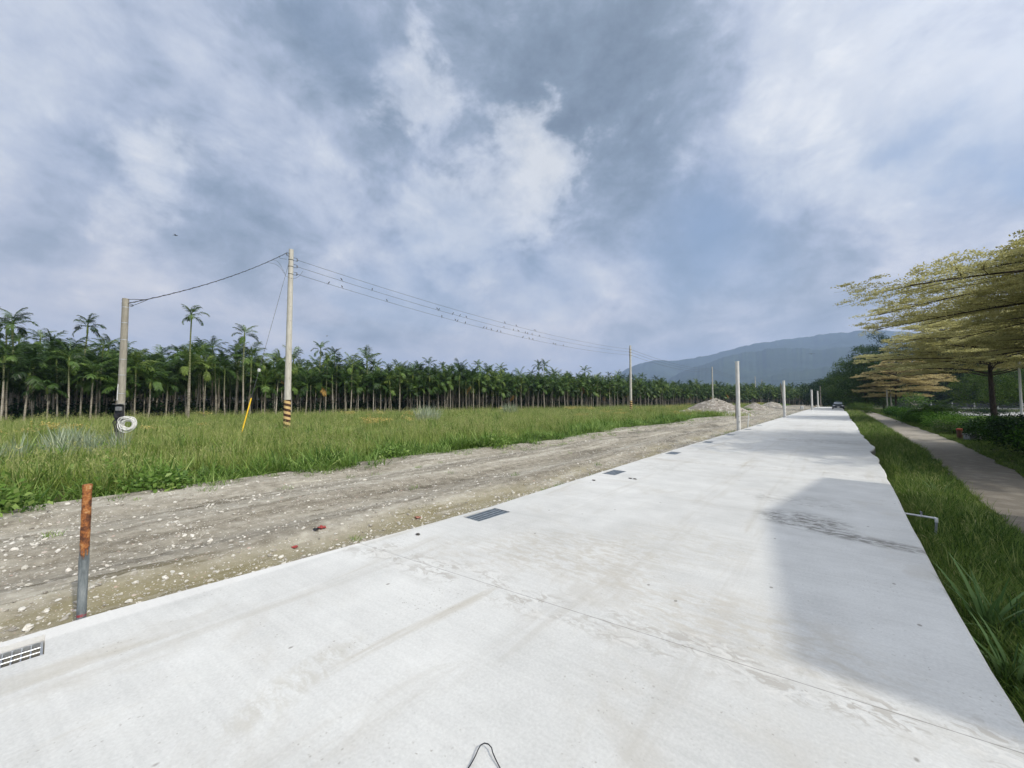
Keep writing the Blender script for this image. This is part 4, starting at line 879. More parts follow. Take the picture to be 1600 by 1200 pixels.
# ------------------------------------------------------------------ posts, poles, wires
def put_pole(name, base, h, r0, r1, m, label, cat='pole', group=None, lean=(0, 0), seg=20):
    e = empty(name, base, 0, label, cat, group); s = np.linspace(0, 1, 7)
    MB().tube(np.stack([lean[0]*s, lean[1]*s, -.4+(h+.4)*s], 1), r0+(r1-r0)*s, seg).build('shaft', m, e); return e
bp = W(134, 963); e = empty('rusty_post', (bp[0]-.06, bp[1]-.02, -.17), 0, 'short galvanised pipe post with a heavily rusted upper half, standing at the slab edge', 'post')
ps = np.linspace(0, 1, 24); g = np.random.default_rng(9)
MB().tube(np.stack([0*ps, 0*ps, -.2+1.33*ps], 1), .0265+.001*g.normal(size=24)*(ps > .55), 18).build('shaft', M_RUST, e)
cr = MB(); cr.tube([(0, 0, 1.128), (0, 0, 1.135), (0, 0, 1.137)], [.0262, .0258, .020], 18); cr.build('top_rim', M_RUST, e)
def patches(e, m, hs, seed):
    pass
# tall line poles
A0 = WD(448, 672, 22.3); B0 = WD(986, 645, 55); LP0 = WD(186, 700, 14.2)
def bracket(e, z, side, m=M_BLACK):
    b = MB(); ux, uy = side
    b.tube([(ux*.10, uy*.10, z), (ux*.34, uy*.34, z)], .012, 6); b.tube([(ux*.10, uy*.10, z-.17), (ux*.34, uy*.34, z-.17)], .012, 6); b.tube([(ux*.34, uy*.34, z+.01), (ux*.34, uy*.34, z-.18)], .012, 6)
    br = b.build('bracket', m, e); MB().tube([(ux*.34, uy*.34, z-.05), (ux*.34, uy*.34, z-.075), (ux*.34, uy*.34, z-.085), (ux*.34, uy*.34, z-.095), (ux*.34, uy*.34, z-.12)], [.035, .045, .03, .045, .035], 10).build('insulator', M_GREY, br)
def line_pole(base, top_z, label, r0=.19, r1=.125, hazard=True, steps=True, sides=((0.55, .83),), zs=(-.45, -.85, -1.3)):
    e = empty('utility_pole', base, 0, label, 'utility pole', 'utility poles along the field'); h = top_z-base[2]; s = np.linspace(0, 1, 8)
    MB().tube(np.stack([0*s, 0*s, -.4+(h+.4)*s], 1), r0+(r1-r0)*s, 24).build('shaft', M_POLE, e)
    if hazard:
        r_ = lambda z: r0+(r1-r0)*(z+.4)/(h+.4)+.004
        zz = np.linspace(-.2, 1.75, 8); MB().tube(np.stack([0*zz, 0*zz, zz], 1), r_(zz), 24, caps=False).build('hazard_band', M_HAZ, e)
    for sx, sy in sides:
        for z in zs: bracket(e, h+z, (sx, sy))
    bd = MB()
    for z in zs: bd.tube([(0, 0, h+z-.20), (0, 0, h+z-.16)], r1+.012, 20)
    bd.build('clamp_band', M_BLACK, e)
    if steps:
        hb = MB()
        for k in range(16):
            z = 3+k*.42
            if z < h-1.6: rr = r0+(r1-r0)*z/h; a = .9*(-1)**k-.9; hb.tube([(rr*.9*math.cos(a), rr*.9*math.sin(a), z), (rr*1.04*math.cos(a), rr*1.04*math.sin(a), z)], .018, 6)
        hb.build('step_hole', M_BLACK, e)
    return e
topA = WD(450, 390, 22.3)[2]; topB = WD(984, 540, 55)[2]
dAB = (B0-A0)[:2]; dAB = dAB/np.linalg.norm(dAB)
eA = line_pole(A0, topA, 'tallest grey utility pole with striped base, nearest in the field, wires on both sides', sides=((dAB[0], dAB[1]), ), )
dAL = (LP0-A0)[:2]; dAL = dAL/np.linalg.norm(dAL); bracket(eA, topA-A0[2]-.3, dAL)
eB = line_pole(B0, topB, 'second grey utility pole with striped base, standing mid field where the mountains begin', sides=((dAB[0], dAB[1]), (-dAB[0], -dAB[1])))
C0 = WD(1114, 636, 99); D0 = WD(1181, 633, 157)
eC = line_pole(C0, WD(1114, 573, 99)[2], 'thin distant utility pole rising behind the largest rubble mound', hazard=False, steps=False, sides=((0, 1), (0, -1)))
eD = line_pole(D0, WD(1181, 588, 157)[2], 'far thin utility pole against the palms, right of the nearest white post', hazard=False, steps=False, sides=((0, 1),))
E0 = WD(1191, 632, 205); line_pole(E0, WD(1191, 593, 205)[2], 'farthest faint utility pole tip seen over the palms', hazard=False, steps=False, sides=())
# cut-off pole with the meter gear
topL = WD(190, 467, 14.2)[2]; hL = topL-LP0[2]
eL = empty('service_pole', LP0, 0, 'stout weathered concrete pole with steel bands, behind the white cable coil', 'utility pole'); eL.rotation_euler = (0, R(.6), 0)
s = np.linspace(0, 1, 8); MB().tube(np.stack([0*s, 0*s, -.3+(hL+.3)*s], 1), .118-.022*s, 24).build('shaft', M_POLEO, eL)
for z in (2.05, 2.75, 3.35, 4.1, 4.75, 5.35):
    MB().tube([(0, 0, z*hL/5.7), (0, 0, z*hL/5.7+.022)], .118-.022*(z/5.7)+.005, 24).build('steel_band', M_STEEL, eL)
cd = MB(); cd.tube([(.11*.5, -.11, 1.75), (.11*.5, -.108, 2.1), (.09*.5, -.10, 2.35)], .014, 8); cd.build('conduit', M_PVC, eL)
mbx = empty('meter_box', (LP0[0]+.10*rgt[0]-.14*fwd[0], LP0[1]+.10*rgt[1]-.14*fwd[1], LP0[2]), YAW, 'dark open meter box strapped to the left pole behind the white cable coil', 'meter box')
MB().box((0, 0, 1.30), (.26, .10, .58), 0, .008).build('back_board', M_BLACK, mbx, smooth=False)
MB().box((.02, -.03, 1.615), (.34, .20, .02), 0, .004).build('lid', M_GREY, mbx, smooth=False)
MB().box((.05, -.08, 1.44), (.20, .09, .16), 0, .02).build('meter', M_GREY, mbx, smooth=False)
MB().box((-.02, -.075, 1.18), (.16, .07, .14), 0, .01).build('switch', M_BLACK, mbx, smooth=False)
gw = MB(); g = np.random.default_rng(5)
for k in range(7): a = g.normal(size=2)*.06; gw.tube([(a[0], -.06, 1.1), (a[0]*2-.03, -.1, .95), (a[1]-.02, -.07, .78), (a[1]*1.2, -.04, .60)], .008, 5)
gw.build('loose_wires', M_BLACK, mbx)
cc0 = WD(202, 662, 13.95); coil = MB(); g = np.random.default_rng(15)
for k in range(15):
    a = np.linspace(0, 2*math.pi, 37); ox, oz = g.normal()*.045, g.normal()*.03; ra = .15+.12*g.random(); rb = .13+.13*g.random(); tl = g.normal()*.2-.35; dy = -.008*k+.01*g.normal()
    xx = ra*np.cos(a)*math.cos(tl)-rb*np.sin(a)*math.sin(tl)+ox; zz_ = ra*np.cos(a)*math.sin(tl)+rb*np.sin(a)*math.cos(tl)+oz-.03*(rb-.2)
    coil.tube(np.stack([xx, dy+.02*np.sin(a*2+k), zz_], 1)[:, [0, 1, 2]], .0115, 6, caps=False)
oc = coil.build('cable_coil', M_COIL, None, cc0); oc.rotation_euler = (0, 0, YAW+.25); tag(oc, 'untidy coil of white cable hanging on the left pole', 'cable coil')
# wires
def wire(name, a, b, sag, r, m, label, cat='power line', group=None, n=40):
    s = np.linspace(0, 1, n)[:, None]; p = a+(b-a)*s; p[:, 2] -= (4*sag*s*(1-s))[:, 0]
    return tag(MB().tube(p, r, 6).build(name, m), label, cat, group), p
hA = topA; wires = []
off = dAB*.36
for k, (za, zb, lab) in enumerate(((-.50, -.50, 'topmost of the three power lines running from the nearest striped pole to the second'), (-.90, -.90, 'middle power line between the two striped poles, with small birds on it'), (-1.35, -1.35, 'lowest power line between the two striped poles, with most of the birds'))):
    a = np.array([A0[0]+off[0], A0[1]+off[1], topA+za-.04]); b = np.array([B0[0]-off[0], B0[1]-off[1], topB+zb-.04])
    o, p = wire('power_line', a, b, .75+.05*k, .010, M_WIREG, lab); wires.append((a, b, .75+.05*k))
    a2 = np.array([B0[0]+off[0], B0[1]+off[1], topB+zb-.04]); b2 = np.array([C0[0], C0[1]-.36, WD(1114, 573, 99)[2]+za])
    wire('power_line', a2, b2, .8, .014, M_WIREG, ['topmost', 'middle', 'lowest'][k]+' faint power line beyond the second striped pole towards the distant pole')
    b3 = np.array([D0[0], D0[1]-.36, WD(1181, 588, 157)[2]+za]); a3 = np.array([C0[0], C0[1]+.36, WD(1114, 573, 99)[2]+za])
    wire('power_line', a3, b3, .9, .014, M_WIREG, ['topmost', 'middle', 'lowest'][k]+' faint power line between the pole behind the rubble mound and the next')
ta = np.array([LP0[0]+.16, LP0[1]+.1, topL-.16]); tb = np.array([A0[0]+dAL[0]*.38, A0[1]+dAL[1]*.38, topA-.36])
tb2 = tb
sg = np.linspace(0, 1, 60)[:, None]; pth = ta+(tb-ta)*sg; pth[:, 2] -= (4*.28*sg*(1-sg))[:, 0]
cab = MB(); cab.tube(pth, .015, 6)
tw = pth.copy(); ph = sg[:, 0]*120; tw[:, 2] += .02*np.cos(ph); tw[:, 1] += .02*np.sin(ph); cab.tube(tw, .010, 5)
tag(cab.build('service_cable', M_WIRE), 'twisted black cable sloping from the nearest striped pole down to the left pole', 'cable')
lp = MB()
def arc(mb, pts, r):
    pts = np.asarray(pts, float); s = np.linspace(0, 1, 20)[:, None]; mb.tube((1-s)**3*pts[0]+3*s*(1-s)**2*pts[1]+3*s*s*(1-s)*pts[2]+s**3*pts[3], r, 5)
P1 = pth[5]; q0 = np.array([LP0[0], LP0[1]-.1, topL-.06])
arc(lp, [q0, WD(212, 466, 14.2), WD(222, 470, 14.2), P1], .011); arc(lp, [q0+np.array([0, 0, -.12]), WD(206, 474, 14.2), WD(214, 478, 14.2), WD(204, 479, 14.0)], .010); arc(lp, [q0+np.array([0, 0, -.2]), WD(200, 479, 14.2), WD(206, 480, 14.2), P1], .009)
tag(lp.build('cable_tails', M_WIRE), 'loose black cable ends looping from the top of the left pole', 'cable')
lp = MB(); Pa = np.array([A0[0], A0[1], topA])
arc(lp, [pth[-4], WD(432, 404, 22.3), WD(440, 404, 22.2), WD(448, 405, 22.05)], .009); arc(lp, [pth[-9], WD(436, 405, 22.3), WD(438, 415, 22.3), WD(446, 428, 22.05)], .007); arc(lp, [pth[-12], WD(436, 411, 22.3), WD(440, 420, 22.3), WD(447, 432, 22.05)], .007)
arc(lp, [WD(448, 432, 22.05), WD(458, 438, 22.1), WD(466, 436, 22.3), WD(473, 424, 22.6)], .007)
tag(lp.build('jumper_wires', M_WIRE), 'thin jumper wires looping round the top of the nearest striped pole', 'cable')
# guy
g0 = WD(375, 690, 19.0); g0 = np.array([g0[0], g0[1], -.25]); g1 = np.array([A0[0]+dAL[0]*.1, A0[1]+dAL[1]*.1, WD(438, 407, 22.3)[2]]); e = empty('guy_wire', g0, 0, 'stay wire of the nearest striped pole with a yellow plastic guard at its foot', 'guy wire')
v = g1-g0; k = (WD(393, 622, 19.4)[2]-g0[2])/v[2]
MB().tube([v*0., v*.5, v], .009, 6).build('strand', M_WIREG, e); MB().tube([v*.015, v*k*.5, v*k], .032, 10).build('guard', M_YEL, e)
MB().box(tuple(v*(k+.145)), (.10, .10, .16), YAW, .01).build('insulator', M_PVC, e)
# wire at right behind
wa = WD(1190, 594, 205); wb = WD(1345, 583, 110); wire('power_line', wa, wb, 1.2, .02, M_WIRE, 'dark power line crossing above the far palms towards the trees on the right', n=30)
# birds on the wires
def bird_mesh(name, fly=False):
    mb = MB(); n = 9; s = np.linspace(0, 1, n)
    if not fly:
        mb.tube(np.stack([-.085+.17*s*.6, 0*s, .01+.15*s], 1)*1., [.004, .014, .030, .038, .038, .032, .026, .026, .010], 8)
        mb.tube([(.012, 0, .145), (.04, 0, .155), (.062, 0, .15)], [.022, .018, .003], 6); mb.tube([(-.08, 0, .02), (-.11, 0, -.05), (-.13, 0, -.10)], [.012, .010, .006], 6)
        mb.tube([(-.03, -.01, .04), (-.03, -.01, 0)], .004, 4); mb.tube([(-.03, .01, .04), (-.03, .01, 0)], .004, 4)
    else:
        mb.tube([(-.2, 0, 0), (-.1, 0, .0), (0, 0, .01), (.1, 0, .01), (.17, 0, .01)], [.008, .03, .04, .03, .004], 8)
        for sd in (-1, 1): mb.prism([(.05, sd*.03, .01), (.03, sd*.22, .07), (-.05, sd*.45, .03), (-.07, sd*.22, .05), (-.07, sd*.03, .005)], (0, 0, .008)); 
        mb.prism([(-.16, -.01, 0), (-.28, -.05, 0), (-.28, .05, 0), (-.16, .01, 0)], (0, 0, .006))
    return mb.mesh(name, M_BLACK, True)
BM = bird_mesh('bird'); BF = bird_mesh('flying_bird', True)
def wire_at(k, px):
    a, b, sag = wires[k]; best = None
    for f in np.linspace(0, 1, 900):
        p = a+(b-a)*f; p[2] -= 4*sag*f*(1-f); qx = 800+600*np.dot(p-EYE, rgt)/np.dot(p-EYE, FW)
        if best is None or abs(qx-px) < best[0]: best = (abs(qx-px), p)
    return best[1]
for k, pxs in ((1, (533, 581, 682, 686, 708, 719, 728, 787, 802, 809, 820, 824, 831, 842)), (2, (514, 534, 604, 690, 711, 715, 727, 756, 760, 767, 777, 782, 817, 826, 832, 864, 868, 880)), (0, (788, 806, 835))):
    for px in pxs:
        p = wire_at(k, px); o = bpy.data.objects.new('bird', BM); COL.objects.link(o); o.location = p+np.array([.03, 0, .012]); o.rotation_euler = (0, 0, random.random()*6.28); o.scale = (.9,)*3
        if k == 1 and px == 533: tag(o, 'small dark bird alone on the middle wire, nearest the striped pole', 'bird', 'birds on the power lines')
        elif k == 2 and px == 514: tag(o, 'small dark bird upright on the lowest wire, nearest the striped pole', 'bird', 'birds on the power lines')
        else: tag(o, ['small dark bird perched far along the topmost power line', 'small dark bird perched along the middle power line, farther from the striped pole', 'small dark bird perched along the lowest power line, farther from the striped pole'][k], 'bird', ['birds on the topmost power line', 'birds on the middle power line', 'birds on the lowest power line'][k])
for (px, py, d, s, lab) in ((275, 368, 40, 1., 'small dark bird gliding in the sky above the tallest palm'), (1268, 553, 70, 1.3, 'dark bird in flight against the blue mountain'), (511, 525, 60, .9, 'tiny dark bird flying over the palms right of the striped pole')):
    o = bpy.data.objects.new('flying_bird', BF); COL.objects.link(o); o.location = WD(px, py, d); o.rotation_euler = (.15, 0, YAW+.4); o.scale = (s,)*3; tag(o, lab, 'bird')
# bare posts along the slab
for px, py, ty, d_, r, lab in ((1155, 672, 565, 21., .102, 'nearest bare pale concrete post at the slab edge, no lamp on it'), (1226.5, 652, 595, 37.1, .115, 'second bare pale concrete post at the slab edge'), (1269.3, 641, 609, 66., .14, 'third bare pale post far along the slab edge'), (1278.5, 637, 611, 88., .14, 'fourth bare pale post, smallest by the slab end')):
    b = WD(px, py, d_); tz = WD(px, ty, d_)[2]; e = put_pole('bare_post', (b[0]-.02, b[1], -.15), tz+.15, r, r*.92, M_POLEW, lab, 'post')
    cb = MB().tube([(0, 0, tz+.15-.05), (0, 0, tz+.15+.015)], r*.92+.012, 20).build('cap', M_POLEW, e)
    if d_ < 40:
        hd = MB()
        for z in (.55, .62, .9): hd.tube([(.04, -r*.80, z), (.045, -r*1.02, z)], .02, 8)
        hd.build('bolt_hole', M_BLACK, e)
b = WD(1150, 651, 37); put_pole('wooden_pole', (b[0], b[1], -.2), 3.4, .085, .07, mat('weathered_wood', lambda t: t.ramp(t.noise(t.vmath('MULTIPLY', t.obj(), (8., 8., 1.)), 3., 5., .6), [(.3, (.12, .105, .085)), (.7, (.22, .20, .165))])), 'thin brown pole half hidden behind the nearest bare white post', 'pole', None, (.12, 0), 10)
b = WD(1224.5, 635, 84); put_pole('wooden_pole', (b[0], b[1], -.2), 5.6, .13, .11, bpy.data.materials['weathered_wood'], 'leaning thin pole just left of the second bare white post', 'pole', None, (-.45, 0), 10)
b = WD(1282.5, 634, 100); put_pole('wooden_pole', (b[0], b[1], -.2), 5.6, .13, .11, bpy.data.materials['weathered_wood'], 'grey thin pole right of the fourth bare post', 'pole', None, (0, 0), 10)
b = W(1167, 669, -.15); put_pole('marker_stake', (b[0], b[1], -.15), .95, .03, .025, M_PVC, 'short pale leaning stake right of the nearest bare white post', 'stake', None, (.12, .1), 8)
b = WD(1253, 636, 76); o = MB().box((0, 0, .35), (.5, .4, .7), .3, .06).build('white_bag', M_PVC, None, (b[0], b[1], -.17), False); tag(o, 'small white sack on the dirt left of the third bare post', 'sack')
# tap on its pipe
p0 = W(1414, 799, -.02); p1 = W(1463, 810, -.03)
p0 = np.array([float(slabR(p0[1]))-.02, p0[1], -.05]); p1 = np.array([p1[0], p1[1], -.03])
e = empty('water_pipe', p1, 0, 'pale water pipe with a small tap running from the slab into the verge', 'pipe')
v = p0-p1; MB().tube([v, v*.5, v*.04], .0135, 10).build('pipe', M_PVC, e)
MB().tube([v*.06, (0, 0, 0), (0, 0, -.055)], .0185, 10).build('elbow', M_PVC, e); MB().tube([(0, 0, -.04), (-.012, -.005, -.2), (-.02, -.01, -.36)], .0135, 10).build('riser', M_PVCG, e)
MB().tube([v*.42, v*.42+np.array([0, 0, .035])], .010, 8).build('valve', M_STEEL, e); MB().box(tuple(v*.42+np.array([0, 0, .052])), (.012, .05, .03), .3, .004).build('tap_handle', M_GREY, e)

# ------------------------------------------------------------------ rubble mounds
def mound(c, rx_, ry_, h, seed, label):
    g = np.random.default_rng(seed); u_ = np.linspace(-1.15, 1.15, 70); X, Y = np.meshgrid(u_, u_); r = np.hypot(X*(1+.25*(fbm(X*1.5+seed, Y*1.5, seed)-.5)), Y); 
    Z = h*np.clip(1-r, 0, 1)**.85*(1+.35*(fbm(X*2.2+3, Y*2.2, seed+1)-.5))+.22*(fbm(X*7, Y*7, seed+2)-.5)*np.clip(1.25-r, 0, 1)+.12*(fbm(X*18, Y*18, seed+4)-.5)*np.clip(1.2-r, 0, 1); Z = np.where(r > 1.02, -.1, Z)
    e = empty('rubble_mound', (c[0], c[1], -.2), 0, label, 'rubble mound'); link('heap', gridmesh('heap', X*rx_, Y*ry_, Z, M_RUB), None, e)
    V = []; F = []; sm = STONES[seed % 8]; base = np.array([v_.co[:] for v_ in sm.vertices]); fc = [tuple(p.vertices) for p in sm.polygons]
    for k in range(170):
        a, rr = g.random()*6.28, math.sqrt(g.random()); i = int((rr*math.cos(a)+1.15)/2.3*69); j = int((rr*math.sin(a)+1.15)/2.3*69); s = .10+.22*g.random()**2; o = len(V); ro = g.random()*6.28
        q = base*s; q = np.stack([q[:, 0]*math.cos(ro)-q[:, 1]*math.sin(ro), q[:, 0]*math.sin(ro)+q[:, 1]*math.cos(ro), q[:, 2]], 1)+np.array([rr*math.cos(a)*rx_, rr*math.sin(a)*ry_, Z[j, i]+s*.1]); V += [tuple(x_) for x_ in q]; F += [tuple(i_+o for i_ in f_) for f_ in fc]
    me = bpy.data.meshes.new('rubble_stones'); me.from_pydata(V, [], F); me.materials.append(M_STONE); link('rubble_stones', me, None, e)
m0 = WD(1118, 648, 53)
mound((m0[0], m0[1]), 4.4, 4.6, 2.3, 21, 'largest heap of grey brown rubble and soil beside the dirt track')
m1 = WD(1180, 641, 74); mound((m1[0], m1[1]), 3., 3.6, 1.45, 22, 'second smaller rubble heap behind the largest, right of the nearest white post')
m2 = WD(1206, 638, 88); mound((m2[0], m2[1]), 3., 3.8, 1.7, 23, 'farthest low rubble heap, before the second white post')
m3 = WD(1150, 652, 47); mound((m3[0], m3[1]), 1.8, 2.2, .55, 24, 'small spill of pale rubble at the right foot of the largest heap')
m4 = WD(1075, 645, 52); mound((m4[0], m4[1]), 1.9, 2., .7, 26, 'small pile of white broken concrete at the left foot of the largest heap')

# ------------------------------------------------------------------ layered almond trees on the right
def layered_tree(name, seed, base, layers, r0, leaf, nleaf, label, m=M_CREAM, top=None, az_bias=None, twigs=12, thick=.065):
    """trunk with whorls of near level branches, each carrying flat sprays of small leaves. layers: (z, radius, branches)"""
    e = empty(name, base, 0, label, 'tree'); g = np.random.default_rng(seed); H_ = top or layers[-1][0]+.6
    s = np.linspace(0, 1, 12); lean = np.stack([.18*np.sin(s*3+seed), .18*np.cos(s*2.3+seed)-.18, 0*s], 1)
    tp = lean+np.stack([0*s, 0*s, -.3+(H_+.3)*s], 1); MB().tube(tp, r0*(1.12-.95*s**.9)+.012, 12).build('trunk', M_BARK, e)
    def trunk_at(z): f = np.clip((z+.3)/(H_+.3), 0, 1)*11; i = int(min(f, 10)); return tp[i]+(tp[i+1]-tp[i])*(f-i)
    br = MB(); C = []; A = []; B = []; Rn = []
    for z, rad, nb in layers:
        a0 = g.random()*6.28
        for k in range(nb):
            az = a0+6.283*k/nb+g.normal()*.16; L = rad*(.82+.26*g.random()); zz = z+g.normal()*.14
            st = trunk_at(zz-.25); s_ = np.linspace(0, 1, 9); out = np.array([math.cos(az), math.sin(az), 0]); sd = np.array([-out[1], out[0], 0]); bow = g.normal()*.16*L
            P = st+out*(L*s_)[:, None]+sd*(bow*s_**2)[:, None]+np.array([0, 0, 1.])*(.25+.30*rad*.16*np.sin(s_*2.2)-.02*L*s_**2)[:, None]*np.minimum(1, s_*4)[:, None]
            br.tube(P, r0*.30*(1-.86*s_)*min(1.1, (rad/layers[0][1])**.5)+.006, 6)
            for q in range(twigs):
                f = .22+.78*(q+.4*g.random())/twigs; i = int(min(f*8, 7.99)); p = P[i]+(P[i+1]-P[i])*(f*8-i); tg = unit(P[i+1]-P[i])
                sg_ = 1 if q % 2 else -1; tl = L*(.10+.30*math.sin(math.pi*min(.97, .18+.82*f))**.8)*(.75+.5*g.random()); d = unit(tg*(.75+.3*g.random())+sd*sg_*(.9+.2*g.normal())); rise = .0+.16*g.random()
                tt = np.linspace(0, 1, 5)[:, None]; tw_ = p+d*tl*tt+np.array([0, 0, 1.])*(rise*tl*tt*1.1)+sd*(g.normal()*.12*tl*tt**2)+tg*(g.normal()*.10*tl*np.sin(tt*3)); br.tube(tw_, [.011, .009, .006, .004, .002], 4, False)
                n = int(nleaf*tl*(.7+.6*g.random()))
                if n < 2: continue
                nc_ = max(2, int(tl*6.5)); uc = np.sort(g.random(nc_)**.75); lat = np.cross(d, [0, 0, 1.]); sp_ = .05+.26*tl*(1-.55*uc)*np.minimum(1, uc*3)
                ctr = p+d*(tl*uc)[:, None]+np.array([0, 0, 1.])*(rise*tl*uc+np.abs(g.normal(size=nc_))*thick*1.3-.015)[:, None]+lat*(g.normal(size=nc_)*sp_*.8)[:, None]
                kc = g.integers(0, nc_, n); base_p = ctr[kc]; off_ = d*(g.normal(size=n)*.115)[:, None]+lat*(g.normal(size=n)*.075)[:, None]+np.array([0, 0, 1.])*(g.normal(size=n)*.022)[:, None]
                c_ = base_p+off_; a_ = unit(d*.5+g.normal(size=(n, 3))*np.array([.8, .8, .35])+np.array([0, 0, .35]))*leaf*(.65+.7*g.random((n, 1))); nn = unit(g.normal(size=(n, 3))*.55+np.array([0, 0, 1.])); b_ = unit(np.cross(a_, nn))*leaf*.32
                tone = .15+.5*g.random()
                C.append(c_); A.append(a_); B.append(b_); Rn.append(np.clip(tone+.35*g.random(n), 0, 1))
    br.build('branches', M_BARK, e); C = np.concatenate(C); V, F, r = quads_from(C, np.concatenate(A), np.concatenate(B), np.concatenate(Rn))
    link('foliage', npmesh('foliage', V, F, m, r), None, e); return e
tB = layered_tree('almond_tree', 901, (9.7, 20.3, -.33), [(3.4, 4.6, 7), (3.9, 5.6, 7), (4.4, 6.6, 7), (4.85, 7.9, 8), (5.25, 8.7, 9), (5.65, 7.8, 9), (6.05, 6.4, 8), (6.45, 5.0, 7), (6.85, 3.4, 6), (7.2, 2.0, 5)], .17, .062, 250, 'largest tiered tree, pale yellow green foliage reaching in from the right edge', twigs=19); tB.scale = (.95, .95, 1.0); tB.rotation_euler = (0, R(-4.), 0)
tA = WD(1556, 665, 30)
layered_tree('almond_tree', 902, (tA[0], tA[1], -.33), [(4.3, 6.4, 7), (5.0, 7.4, 8), (5.7, 7.2, 8), (6.4, 6.6, 8), (7.1, 5.8, 7), (7.9, 4.8, 7), (8.7, 3.6, 6)], .17, .10, 130, 'tiered yellow green tree with a dark slender trunk rising behind the near hedge', twigs=15)
tC = WD(1402, 642, 60)
tCo = layered_tree('almond_tree', 903, (tC[0], tC[1], -.33), [(2.6, 4.6, 8), (3.5, 5.8, 8), (4.5, 5.9, 8), (5.5, 5.4, 8), (6.5, 4.6, 8), (7.5, 3.6, 7), (8.4, 2.4, 6)], .14, .15, 75, 'tawny tiered tree with flat yellowish layers, smaller and farther down the footpath', M_TAWNY, twigs=13); tCo.scale = (.82, .82, .94)
tC2 = WD(1424, 641, 74)
layered_tree('almond_tree', 904, (tC2[0], tC2[1], -.33), [(4.0, 4.4, 8), (5.2, 5.6, 8), (6.2, 5.4, 8), (7.2, 4.8, 8), (8.1, 3.4, 7), (8.9, 2.2, 6)], .13, .18, 60, 'tiered tawny tree just behind and right of the smaller one', M_TAWNY, twigs=12)
for px, dd_, lab in ((1387, 58, 'left one of two thin pale tree stakes under the tawny tree'), (1393, 59, 'right one of two thin pale tree stakes under the tawny tree')):
    b = WD(px, 644, dd_); put_pole('tree_stake', (b[0], b[1], -.33), 3.6, .075, .06, M_PALEBARK, lab, 'stake', None, (0, 0), 8)

# ------------------------------------------------------------------ dark trees
def crown_tree(name, seed, base, h, rad, trunk_h, n, leaf, m, label, group=None, r0=.2, tiers=False, nc=26, zs=1.):
    e = empty(name, base, 0, label, 'tree', group); g = np.random.default_rng(seed); cl = []
    for k in range(nc):
        f = (k+.5)/nc; z = trunk_h+(h-trunk_h)*f*.94+g.normal()*.03*h
        prof = math.sin(math.pi*min(1, .22+.74*f))**.75 if not tiers else (1-f)**.6*.95+.12
        a = k*2.4+g.normal()*.3; rr = rad*prof*(.45+.45*g.random()); cr_ = rad*(.24+.16*g.random())*(.65+.5*prof)
        cl.append((rr*math.cos(a), rr*math.sin(a), z, cr_, cr_, cr_*(.62 if not tiers else .34)*zs))
    cl.append((0, 0, trunk_h+(h-trunk_h)*.5, rad*.5, rad*.5, (h-trunk_h)*.40))
    tips = [c[:3] for c in cl[:12]]; s = np.linspace(0, 1, 8); tr = MB(); tr.tube(np.stack([.1*np.sin(s*4+seed), .1*np.cos(s*3+seed)-.1, -.3+(h*.8+.3)*s], 1), r0*(1.15-.9*s), 9); limbs(tr, (0, 0, trunk_h*.9), tips, r0*.4, g, 6)
    tr.build('trunk', M_BARK, e); link('crown', leafcloud('crown', seed+1, cl, n, leaf, m, hollow=.35), None, e); return e
DK = [(1338, 640, 66, 540, 4.6, 'dark green tree with drooping tiers behind the tawny tree, tallest of the dark roadside trees', M_DARK, True), (1368, 641, 72, 520, 5.0, 'very dark tall tree directly behind the tawny tiered trees, partly hidden', M_DARK, True),
      (1320, 640, 76, 562, 4.6, 'olive green leafy tree beside the far car, leaning towards the road', M_MID, False), (1352, 643, 92, 590, 3.2, 'low dark green tree under the tall drooping one, close to the footpath', M_MID, False), (1304, 637, 104, 580, 5., 'dark tree behind the car where the road ends', M_DARK, False), (1280, 634, 125, 594, 6., 'dark rounded tree closing the road end, left of the car', M_DARK, False)]
for k, (px, py, d, ty, rad, lab, m_, ti) in enumerate(DK):
    b = WD(px, py, d); tz = WD(px, ty, d)[2]; crown_tree('roadside_tree', 920+k*3, (b[0]+1.2, b[1], -.33), tz+.33, rad, 1.5 if d < 100 else .8, 15000, .22 if d < 80 else .32, m_, lab, None, .18, ti)
FR = [(1450, 95, 560, 6.), (1478, 88, 555, 6.5), (1510, 92, 548, 7.), (1540, 80, 545, 6.5), (1575, 84, 540, 7.), (1606, 74, 545, 6.5), (1640, 80, 535, 7.), (1425, 105, 565, 6.), (1495, 112, 552, 7.), (1560, 110, 545, 7.), (1600, 118, 548, 7.5), (1690, 78, 540, 7)]
for k, (px, d, ty, rad) in enumerate(FR):
    b = WD(px, 640, d); tz = WD(px, ty, d)[2]; lab = 'dark dense tree in the row of dark woods beyond the paved area on the right'
    crown_tree('woodland_tree', 960+k*3, (b[0]+4, b[1]+24, -.33), tz*1.75, rad*1.3, 1.0, 13000, .34, M_DARK if k % 3 else M_MID, 'dense dark tree in the wood beyond the paved area on the right' if k % 3 else 'greener leafy tree in the wood beyond the paved area on the right', 'dark trees of the wood on the right' if k % 3 else 'greener trees of the wood on the right', .22, False, 22)
b = WD(1530, 650, 46); crown_tree('woodland_tree', 998, (b[0]+2, b[1]+4, -.33), 6.2, 3.4, 1.3, 9000, .16, M_MID, 'light green leafy tree between the two tiered trees, left of the dark slender trunk', None, .12)
b = WD(1600, 655, 44); crown_tree('woodland_tree', 994, (b[0]+2, b[1]+6, -.33), 6.4, 3.6, 1.2, 9000, .17, M_DARK, 'dark green tree behind the slender trunk at the right edge', None, .12)
